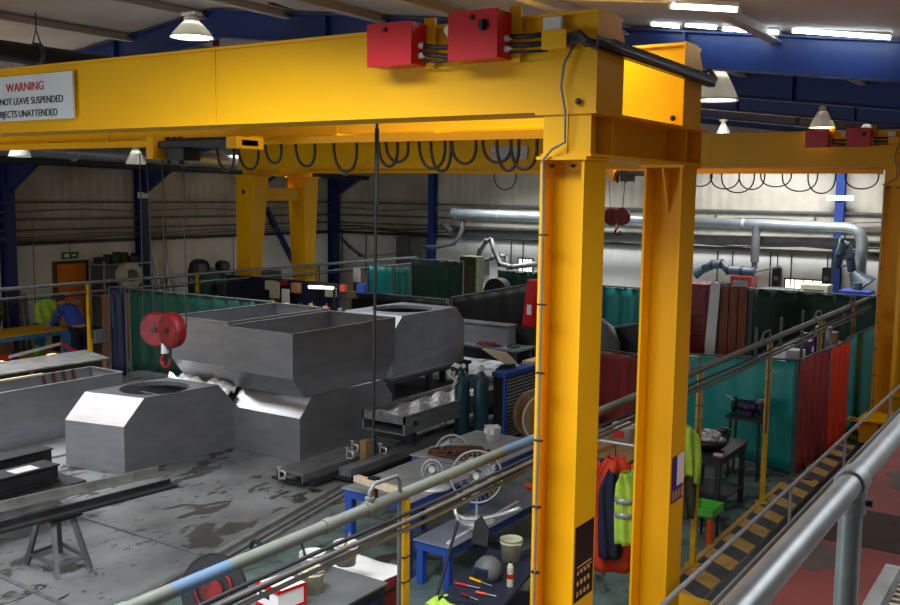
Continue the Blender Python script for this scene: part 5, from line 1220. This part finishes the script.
jk = [(0,0,.90),(-.12,-.03,1.06),(-.27,-.05,1.23),(-.36,-.06,1.31),(-.42,-.07,1.35),(-.34,-.24,1.27),(-.40,-.3,1.08),(-.57,-.28,.93),(-.36,.12,1.28),(-.42,.18,1.08),(-.59,.16,.93)]
figure('jacket', jk, [(0,1),(1,2),(2,3),(3,4),(3,5),(5,6),(6,7),(3,8),(8,9),(9,10)], [.175,.185,.185,.155,.075,.085,.068,.052,.085,.068,.052], 'cloth_blue')
tr_ = [(0,0,.9),(.02,-.1,.83),(-.04,-.11,.48),(.04,-.12,.1),(.02,.1,.83),(-.03,.12,.48),(.06,.13,.1)]
figure('trousers', tr_, [(0,1),(1,2),(2,3),(0,4),(4,5),(5,6)], [.155,.115,.088,.075,.115,.088,.075], 'cloth_navy')
for s, yy in ((0, -.125), (1, .135)):
    MB().hexa([W(-.16,yy-.045,.0), W(.1,yy-.045,.0), W(.1,yy+.045,.0), W(-.16,yy+.045,.0), W(-.12,yy-.03,.07), W(.08,yy-.04,.1), W(.08,yy+.04,.1), W(-.12,yy+.03,.07)]).build('shoe', 'black', wk, bevel=.015)
# hi-vis vest on a stand behind, tape barrier
jacket('hivis_vest', 'lime hi-vis vest behind the bench beside the workman', (-19.55, 13.05, 1.32), .42, .55, 1.2, 'hivis', None, sleeve=False)
vs = thing('coat_stand', 'thin stand behind the bench holding the lime vest', 'stand', (-19.55, 13.2, 0)); MB().cyl((-19.55, 13.2, 0), (-19.55, 13.2, 1.42), .02).box(-19.7, -19.4, 13.1, 13.3, 0, .03).build('pole', 'dark_steel', vs)
jacket('work_jacket', 'dark jacket with lime stripes hanging at far left edge behind bench', (-19.9, 11.9, 1.45), .5, .7, 1.5, 'khaki', 'hivis')
js = thing('coat_stand', 'thin stand at the far left edge holding the dark striped jacket', 'stand', (-19.9, 12.05, 0)); MB().cyl((-19.9, 12.05, 0), (-19.9, 12.05, 1.55), .02).box(-20.05, -19.75, 11.95, 12.15, 0, .03).build('pole', 'dark_steel', js)
tpb = thing('barrier_tape', 'red and white tape strung across in front of the blue bench', 'tape', (-17.5, 11, .5))
for i, (a, b) in enumerate((((-17.3, 8.2, .55), (-17.4, 9.6, .5)), ((-17.4, 9.6, .5), (-17.45, 10.8, .5)), ((-17.45, 10.8, .5), (-17.5, 12.0, .62)), ((-17.5, 12.0, .62), (-16.14, 11.67, .5)))):
    MB().bar(a, b, .008, .06).build('tape_length', ('white_plastic', 'red_paint', 'white_plastic', 'red_paint')[i], tpb)
bp = thing('barrier_post', 'short grey post carrying the striped tape near the workman', 'post', (-17.5, 12.03, 0)); MB().cyl((-17.5, 12.03, 0), (-17.5, 12.03, .72), .04).lathe([(.16, 0), (.16, .03), (.05, .05)], (-17.5, 12.03, 0)).build('upright', 'grey_paint', bp)
# cardboard panels and boards by the door
tag(MB().box(-18.25, -18.2, 13.55, 14.3, .02, 1.45).build('cardboard_sheet', 'card', bevel=.004), 'tall tan cardboard panel standing right of slim yellow post', 'cardboard')
tag(MB().box(-18.9, -18.85, 12.95, 13.5, .6, 1.3).build('cardboard_sheet', 'wood'), 'smaller tan panel behind the workman', 'cardboard')
os_ = thing('office_shelf', 'stand behind the workman holding the smaller tan panel', 'stand', (-19.1, 13.2, 0)); MB().box(-19.1, -18.8, 12.9, 13.55, 0, .6).build('body', 'dark_steel', os_)
cbx = thing('junction_box', 'grey electrical box hanging on the slim yellow post by the workman', 'box', (-16.1, 11.8, .7)); MB().box(-16.13, -15.98, 11.71, 11.98, .8, 1.05).build('body', 'grey_paint', cbx, bevel=.006)
for i, (dy, h) in enumerate(((0, 1.5), (.14, 1.62), (.27, 1.55), (.42, 1.35))):
    tag(MB().bar((XL+.35, 12.6+dy, 0), (XL+.12, 12.65+dy, h), .1, .02).build('timber_plank', 'grey_paint'), ('weathered plank leaning on the left wall, leftmost of four', 'weathered plank leaning on left wall, tallest of the four', 'weathered plank leaning on left wall, third of four', 'shortest weathered plank leaning on the left wall')[i], 'plank', 'planks leaning on the left wall')
tag(MB().box(XL+.3, XL+.7, 11.9, 12.4, 0, .62).build('cardboard_box', 'card'), 'small tan box on the floor against left wall', 'box')
# shelving with stuff by the blue column
sf = thing('storage_shelf', 'tall grey shelving with dark bins left of blue column', 'shelf', (-19.9, 15.2, 0))
for z in (.5, 1.2, 1.95): MB().box(-20.2, -19.6, 14.65, 16.1, z, z+.03).build('shelf_board', 'galv', sf)
for x in (-20.18, -19.62):
    for y in (14.67, 16.08): MB().box(x-.02, x+.02, y-.02, y+.02, 0, 2.05).build('upright', 'galv', sf)
MB().box(-20.2, -20.18, 14.65, 16.1, 0, 2.0).build('back_sheet', 'grey_paint', sf)
binc = ['dark_steel', 'green_screen', 'khaki', 'dark_blue_plastic']
names = ['dark steel bin', 'dark green bin', 'olive bin', 'dark blue bin']
for i in range(5):
    y = 14.8+i*.27; r = MB().box(-20.05, -19.7, y-.11, y+.11, 1.982, 2.14+.05*(i % 3)).build('storage_bin', binc[i % 4], bevel=.01); tag(r, names[i % 4]+' on the top shelf, '+('leftmost', 'second from left', 'middle one', 'second from right', 'rightmost')[i], 'bin', 'bins on the tall grey shelving')
for i in range(4):
    y = 14.85+i*.33; r = MB().box(-20.05, -19.7, y-.13, y+.13, 1.232, 1.45+.07*((i*2) % 3)).build('storage_bin', binc[(i+2) % 4], bevel=.01); tag(r, names[(i+2) % 4]+' on the middle shelf, '+('leftmost', 'second from left', 'second from right', 'rightmost')[i], 'bin', 'bins on the tall grey shelving')
sl_ = thing('step_ladder', 'light aluminium ladder beside shelving at the blue column', 'ladder', (-19.4, 16.5, 0))
for dy in (0, .32): MB().bar((-19.3, 16.25+dy, 0), (-19.75, 16.25+dy, 2.1), .04, .05).build('stile', 'alu', sl_)
for i in range(7): z = .25+i*.28; MB().bar((-19.3-.45*z/2.1, 16.25, z), (-19.3-.45*z/2.1, 16.57, z), .03).build('rung', 'alu', sl_)
# machinery beyond: green covered lathe shapes, drums
def machine(label, x0, x1, y0, y1, h, m, extra=None):
    r = thing('machine', label, 'machine', ((x0+x1)/2, (y0+y1)/2, 0))
    MB().box(x0, x1, y0, y1, 0, h*.6).build('base', m, r, bevel=.02)
    MB().box(x0+.1, x0+(x1-x0)*.45, y0+.1, y1-.1, h*.6, h).build('headstock', m, r, bevel=.03)
    MB().cyl((x0+(x1-x0)*.45, (y0+y1)/2, h*.78), (x0+(x1-x0)*.55, (y0+y1)/2, h*.78), .14).build('chuck', 'dark_steel', r)
    MB().box(x0+(x1-x0)*.75, x1-.1, y0+.15, y1-.15, h*.6, h*.85).build('tailstock', extra or m, r, bevel=.02)
    for i in range(2): MB().cyl((x0+.3+i*.35, y0+.1, h*.85), (x0+.3+i*.35, y0+.05, h*.85), .05).build('handwheel', 'galv', r)
    return r
machine('green lathe behind the left curtain close to the blue column', -19.6, -18.0, 17.0, 18.0, 1.75, 'dark_green_screen', 'green_screen')
machine('dark machine standing between the far crane tapered legs', -19.4, -17.7, 18.9, 19.8, 1.6, 'dark_steel', 'navy')
machine('dark blue machine beyond the left curtain', -15.8, -14.4, 13.4, 14.2, 1.55, 'dark_blue_plastic', 'navy')
machine('small machine beyond the far crane right hand tapered leg', -16.2, -14.8, 21.5, 22.4, 1.7, 'khaki', 'green_screen')
for i, (px_, py_, r_) in enumerate(((200, 268, .22), (223, 266, .14), (130, 275, .3))):
    c = at(px_, py_, 'x', -17.6 if i < 2 else -19.2)
    rr = thing('drum', ('dark drum with a round face behind the left curtain', 'small black round fan on the left wall side', 'pale round drum below the tall shelving')[i], 'drum', (c.x, c.y, c.z-r_))
    MB().cyl(c-Vector((.1, .0, 0)), c+Vector((.12, -.05, 0)), r_, n=24).build('body', ('dark_steel', 'black', 'cream')[i], rr)
    MB().cyl(c+Vector((.12, -.05, 0)), c+Vector((.14, -.06, 0)), r_*.5, n=20).build('face_plate', 'grey_paint', rr)
    MB().cyl(Vector((c.x, c.y, 0)), Vector((c.x, c.y, c.z-r_)), .05).build('stand', 'dark_steel', rr)
# lit workstation behind the tapered legs
c = at(321, 288, 'y', 15.4)
lw = thing('task_light', 'bright yellow glowing strip light over a cluttered bench in middle distance', 'lamp', (c.x, 15.4, c.z))
MB().cyl((c.x-.33, 15.4, c.z), (c.x+.33, 15.4, c.z+.03), .035, n=10).build('tube', 'task_glow', lw)
MB().box(c.x-.4, c.x+.4, 15.38, 15.5, c.z+.05, c.z+.07).build('hood', 'dark_steel', lw); MB().bar((c.x, 15.5, c.z+.06), (c.x, 15.82, c.z+.06), .03).bar((c.x, 15.82, 0), (c.x, 15.82, c.z+.08), .04).build('bracket', 'dark_steel', lw)
cb2 = bench('workbench', 'cluttered dark blue bench under the glowing yellow strip light', c.x-1.9, c.x+.9, 15.1, 15.7, 1.2, 'dark_blue_plastic', 'navy', .06, rails=False)
mm = ['cream', 'purple', 'card', 'red_dull', 'white_plastic', 'galv', 'navy', 'wood', 'khaki', 'orange', 'green_screen', 'grey_paint']
mn = ['cream', 'purple', 'tan', 'dark red', 'white', 'grey metal', 'navy', 'brown', 'olive', 'orange', 'green', 'grey']
for i in range(12):
    x = c.x-1.7+i*.2; h = .14+.1*((i*7) % 5)/5; y = 15.3+.12*(i % 2)
    r = thing('tool_pot', mn[i]+' pot among those on the bench under the yellow strip light', 'pot', (x, y, 1.2), 'pots on the lit bench')
    MB().lathe([(.045, 0), (.05, h), (.044, h), (.04, .01), (.001, .01)], (x, y, 1.202), 12).build('body', mm[i], r)
    MB().cyl((x+.01, y, 1.22), (x+.03, y, 1.26+h), .008, n=6).build('tool', 'galv', r)
for i, (dx, dz, w_, h_, m_, n_) in enumerate(((-1.9, .1, .3, .2, 'cream', 'cream'), (-1.5, .22, .16, .12, 'red_dull', 'dark red'), (-1.15, .08, .22, .22, 'card', 'tan'), (-.45, .2, .2, .14, 'purple', 'purple'), (-.15, .06, .26, .2, 'galv', 'silver'), (.2, .2, .14, .14, 'orange', 'orange'), (.45, .07, .24, .16, 'khaki', 'olive'), (.7, .2, .2, .2, 'blue_bench', 'bright blue'))):
    z = c.z-.3+dz; tag(MB().box(c.x+dx-w_/2, c.x+dx+w_/2, 15.84, 15.945, z, z+h_).build('hanging_bin', m_, bevel=.008), n_+' bin hooked on the navy partition behind the yellow strip light', 'bin', 'bins on the navy partition')
# cabinets with papers near the far legs
for i, (px_, py_, w_, m_, l_) in enumerate(((275, 290, .3, 'cream', 'pale notice board beside the right far crane leg'), (286, 297, .22, 'white_paper', 'white notice with red above among the dark machines'), (357, 275, .22, 'white_plastic', 'pale panel in the distance left of the teal curtains'))):
    q = at(px_, py_, 'y', 15.85 if i < 2 else 19.5); r = thing('notice_stand', l_, 'board', (q.x, q.y, 0))
    MB().box(q.x-w_/2, q.x+w_/2, q.y-.02, q.y, q.z-.18, q.z+.18).build('board', m_, r); MB().box(q.x-w_/2, q.x+w_/2, q.y-.022, q.y-.002, q.z-.45, q.z-.2).build('red_panel', 'red_dull' if i else 'wood_dark', r)
    MB().box(q.x-.03, q.x+.03, q.y, q.y+.04, 0, q.z+.1).build('post', 'dark_steel', r)
nb = thing('navy_partition', 'low navy partition between the machines below the far crane legs', 'partition', (-15.5, 17, 0)); MB().box(at(226, 290, 'y', 15.95).x, at(338, 290, 'y', 15.95).x, 15.95, 16.03, 0, at(280, 279, 'y', 15.95).z).build('panel', 'navy_dark', nb)
# grey electrical cabinets on back wall
ec = thing('electrical_cabinet', 'tall grey electrical cabinet at back wall left of the slim blue gable column', 'cabinet', (-18.2, 23.6, 0))
q0, q1 = at(397, 237, 'y', 23.7), at(424, 237, 'y', 23.7)
MB().box(q0.x, q1.x, 23.65, 24.05, 0, q0.z).build('body', 'grey_paint', ec, bevel=.01)
MB().box((q0.x+q1.x)/2-.01, (q0.x+q1.x)/2+.01, 23.64, 23.65, .1, q0.z-.05).build('door_gap', 'dark_steel', ec)
# olive machine column right of green curtain, window with leaves
q = at(470, 275, 'y', 21.5); oc = thing('press', 'olive green press column in front of the back wall', 'press', (q.x, 21.5, 0)); MB().box(q.x-.28, q.x+.25, 21.4, 21.8, 0, 2.15).build('column', 'khaki', oc, bevel=.02); MB().box(q.x-.1, q.x+.1, 21.38, 21.4, 1.2, 1.9).build('panel', 'wood_dark', oc); MB().box(q.x-.28, q.x+.25, 21.2, 21.4, 0, .9).build('table', 'dark_steel', oc)
q = at(497, 283, 'y', 20.5); dd_ = thing('drum', 'black round drum head left of white wall area', 'drum', (q.x, 20.5, 0)); MB().cyl((q.x, 20.4, q.z-.2), (q.x, 20.7, q.z-.2), .32, n=24).build('body', 'black', dd_); MB().bar((q.x, 20.55, 0), (q.x, 20.55, q.z-.4), .1).build('stand', 'dark_steel', dd_)
wbx = at(482, 268, 'y', 24.0); tag(MB().box(wbx.x-.2, wbx.x+.2, 23.95, 24.08, wbx.z-.2, wbx.z+.2).build('wall_box', 'grey_paint'), 'grey square box fixed to the back wall below bent hoses', 'box')
for i, (px_, py_) in enumerate(((402, 150),)): pass
# dark control boxes, conduits down the back wall (right part)
for i, (px_, l) in enumerate(((777, 'black box on the back wall left of the bright window'), (827, 'black box on back wall right of the bright window'))):
    q = at(px_, 276, 'y', 24.0); r = thing('wall_box', l, 'box', (q.x, 24, q.z)); MB().box(q.x-.1, q.x+.1, 23.92, 24.06, q.z-.25, q.z+.2).build('case', 'black', r, bevel=.01); MB().cyl((q.x, 23.98, q.z+.2), (q.x, 23.98, 2.45), .015, n=6).build('conduit', 'cable', r); MB().box(q.x-.05, q.x+.05, 23.91, 23.92, q.z-.1, q.z).build('display', 'grey_paint', r)
for i, px_ in enumerate((717, 732, 770, 791, 341, 365, 510, 522)):
    q = at(px_, 260, 'y', 24.0); o = MB().cyl((q.x, 24.05, 1.2), (q.x, 24.05, 2.45), .016, n=6).build('wall_conduit', 'cable'); tag(o, ('thin dark conduit down the back wall, ' + ('left of fume arm elbow', 'just left of the duct drop', 'left of the black wall box', 'between black box and window', 'right of the corner column', 'beside the sagging pale hose', 'left of near crane leg', 'touching near crane leg edge')[i]), 'conduit', 'conduits down the back wall')
mg = thing('storage_unit', 'grey unit with small dark doors on the back wall beyond green curtain', 'unit', (-5.9, 23, 0))
for i, (x0, x1, h, m) in enumerate(((-7.9, -7.2, 1.75, 'dark_steel'), (-7.1, -6.6, 1.95, 'red_dull'), (-6.4, -5.6, 1.7, 'grey_paint'), (-5.5, -4.9, 1.85, 'cream'), (-4.7, -3.9, 1.75, 'dark_steel'))):
    MB().box(x0, x1, 22.6, 23.1, 0, h).build('cabinet_body', m, mg, bevel=.01); MB().box(x0+.08, x1-.08, 22.58, 22.6, h*.6, h-.1).build('door', 'grey_paint', mg)
q = at(857, 290, 'y', 21.5); bl = thing('blue_machine', 'bright blue machine top under the hood of the right fume hose', 'machine', (q.x, 21.5, 0)); MB().box(q.x-.3, q.x+.3, 21.3, 21.8, 0, q.z).build('body', 'blue_bench', bl, bevel=.02); MB().cyl((q.x, 21.5, q.z), (q.x, 21.5, q.z+.15), .1).build('spout', 'grey_paint', bl)
# wall conduit and switch on left wall
for i, (y, z0, z1) in enumerate(((12.75, 1.65, 2.45), (13.35, .6, 3.0), (17.2, 1.4, 2.9), (19.6, 1.5, 2.5))):
    r = thing('wall_switch', ('grey switch on a cable on left wall right of the first blue column', 'grey cable drop left of the orange door', 'teal cable drop right of the second blue column', 'grey cable drop beside the far crane left leg')[i], 'switch', (XL+.1, y, z0)); MB().cyl((XL+.09, y, z0), (XL+.09, y, z1), .014, n=6).build('cable', 'cable_grey' if i != 2 else 'cylinder_teal', r); MB().box(XL+.06, XL+.14, y-.06, y+.06, z0-.1, z0+.04).build('box', 'grey_paint', r)
# cable runs on walls
for i, (z, o_) in enumerate(((2.6, .1), (2.68, .14), (3.25, .1))):
    tag(MB().tube([(XL+o_, y, z+.03*math.sin(y*1.7+i)) for y in [YF+1+.8*k for k in range(37)]], .018, n=6).build('cable_run', 'cable_grey'), ('lowest grey cable run along the left wall', 'middle grey cable run along the left wall', 'highest grey cable run along the left wall')[i], 'cable')
    tag(MB().tube([(x, YB-o_, z+.04*math.sin(x*1.9+i)) for x in [XL+.3+.8*k for k in range(29)]], .022, n=6).build('cable_run', 'cable' if i < 2 else 'cable_grey'), ('lowest dark cable run along the back wall', 'middle dark cable run along the back wall', 'highest grey cable run along the back wall')[i], 'cable')
# signs on gable column
q = at(840, 198, 'y', 23.8); s_ = tag(MB().box(q.x-.3, q.x+.3, 23.8, 23.82, q.z-.06, q.z+.06).build('column_sign', 'white_paper'), 'white sign plate across the blue gable column at right', 'sign')
s2 = tag(MB().box(XL+.29, XL+.3, 16.15, 16.55, 3.55, 3.7).build('column_sign', 'white_paper'), 'small white plate on the second blue column', 'sign')
bx = thing('bracing_rod', 'dark blue diagonal brace seen through the far crane tapered legs', 'brace', (XL+.3, 20, 2)); MB().bar(at(266, 208, 'x', -20.42), at(303, 280, 'x', -20.42), .12).build('bar', 'navy', bx)
# red pipework at upper left
rp_ = thing('sprinkler_pipe', 'dark red sprinkler pipe under the roof behind the lit upper left lamp', 'pipe', (-9, 9.5, 5.6))
MB().cyl(at(216, 8, 'y', 9.8), at(216, 46, 'y', 9.8), .045).cyl(at(182, 21, 'y', 9.8), at(214, 19, 'y', 9.8), .035).build('drop', 'red_steel', rp_)
MB().cyl(at(270, 2, 'y', 8.2), at(375, 26, 'y', 11.2), .03).build('run', 'red_steel', rp_)
# ================================================================== ADDED FILL LIGHTS
def area(n, loc, sx, sy, p, col, rot=(0,0,0)):
    l = bpy.data.lights.new(n, 'AREA'); l.shape = 'RECTANGLE'; l.size = sx; l.size_y = sy; l.energy = p; l.color = col
    l.spread = math.radians(150 if n == 'roof_fill' and loc[0] > -12 else 100 if n == 'roof_fill' else 160); o = bpy.data.objects.new(n, l); o.location = loc; o.rotation_euler = rot; COL.objects.link(o); return o
wn = 4  # unseen roof lights, placed and added to brighten chosen parts of the hall
for x, y, sx, sy, p in ((-4.0, 3.2, 2.6, .9, 190), (.9, 4.4, 1.8, 1, 75), (-3.8, 6.3, 2.4, .5, 32), (-4.5, -1.5, 2.4, 1.4, 320),
                        (-15, 8.0, 3.0, 1.0, 120), (-14.4, 6.05, 3.2, .8, 170), (-12.5, 11.6, 2.2, 1.0, 65), (-12.2, 14.4, 2, 1.2, 80),
                        (-6, 18.3, 3, 1.2, 120), (-13, 21.9, 4, 1.0, 250), (-6, 22.1, 4, 1.0, 250), (.6, 14.6, 2.2, 1.4, 55), (-17.5, 18.2, 2, 1.2, 50)):
    a = math.atan(.12)*(-1 if x < RIDGE else 1); z = roofz(x)-.13
    T = Matrix.Translation((x, y, z)) @ Matrix.Rotation(a, 4, 'Y')
    f = MB().box(-sx/2-.06, sx/2+.06, -sy/2-.06, -sy/2, -.0, .08, T).box(-sx/2-.06, sx/2+.06, sy/2, sy/2+.06, -.0, .08, T).box(-sx/2-.06, -sx/2, -sy/2, sy/2, -.0, .08, T).box(sx/2, sx/2+.06, -sy/2, sy/2, -.0, .08, T)
    struct(f, 'window_%d' % wn, 'white_plastic'); wn += 1  # window-like frame added round each roof fill light
    area('roof_fill', (x, y, z), sx, sy, p, (.92, .965, 1), (0, a, 0))
# unseen doorway added in the front wall, its fill light brightens the tank fronts
struct(MB().box(-17.2, -17, YF, YF+.12, 0, 3.9).box(-9, -8.8, YF, YF+.12, 0, 3.9).box(-17.2, -8.8, YF, YF+.12, 3.9, 4.1), 'door_fill_frame', 'grey_paint')
area('door_fill', (-13, YF+.1, 2), 8, 3.7, 300, (.9, .95, 1), (math.radians(90), 0, 0))
w = bpy.data.worlds.new('world'); scn.world = w; w.use_nodes = True
w.node_tree.nodes['Background'].inputs[0].default_value = (.5, .55, .6, 1); w.node_tree.nodes['Background'].inputs[1].default_value = .3
vs_ = scn.view_settings; vs_.view_transform = 'Standard'; vs_.look = 'None'; vs_.exposure = .35; vs_.gamma = 1; vs_.use_curve_mapping = False
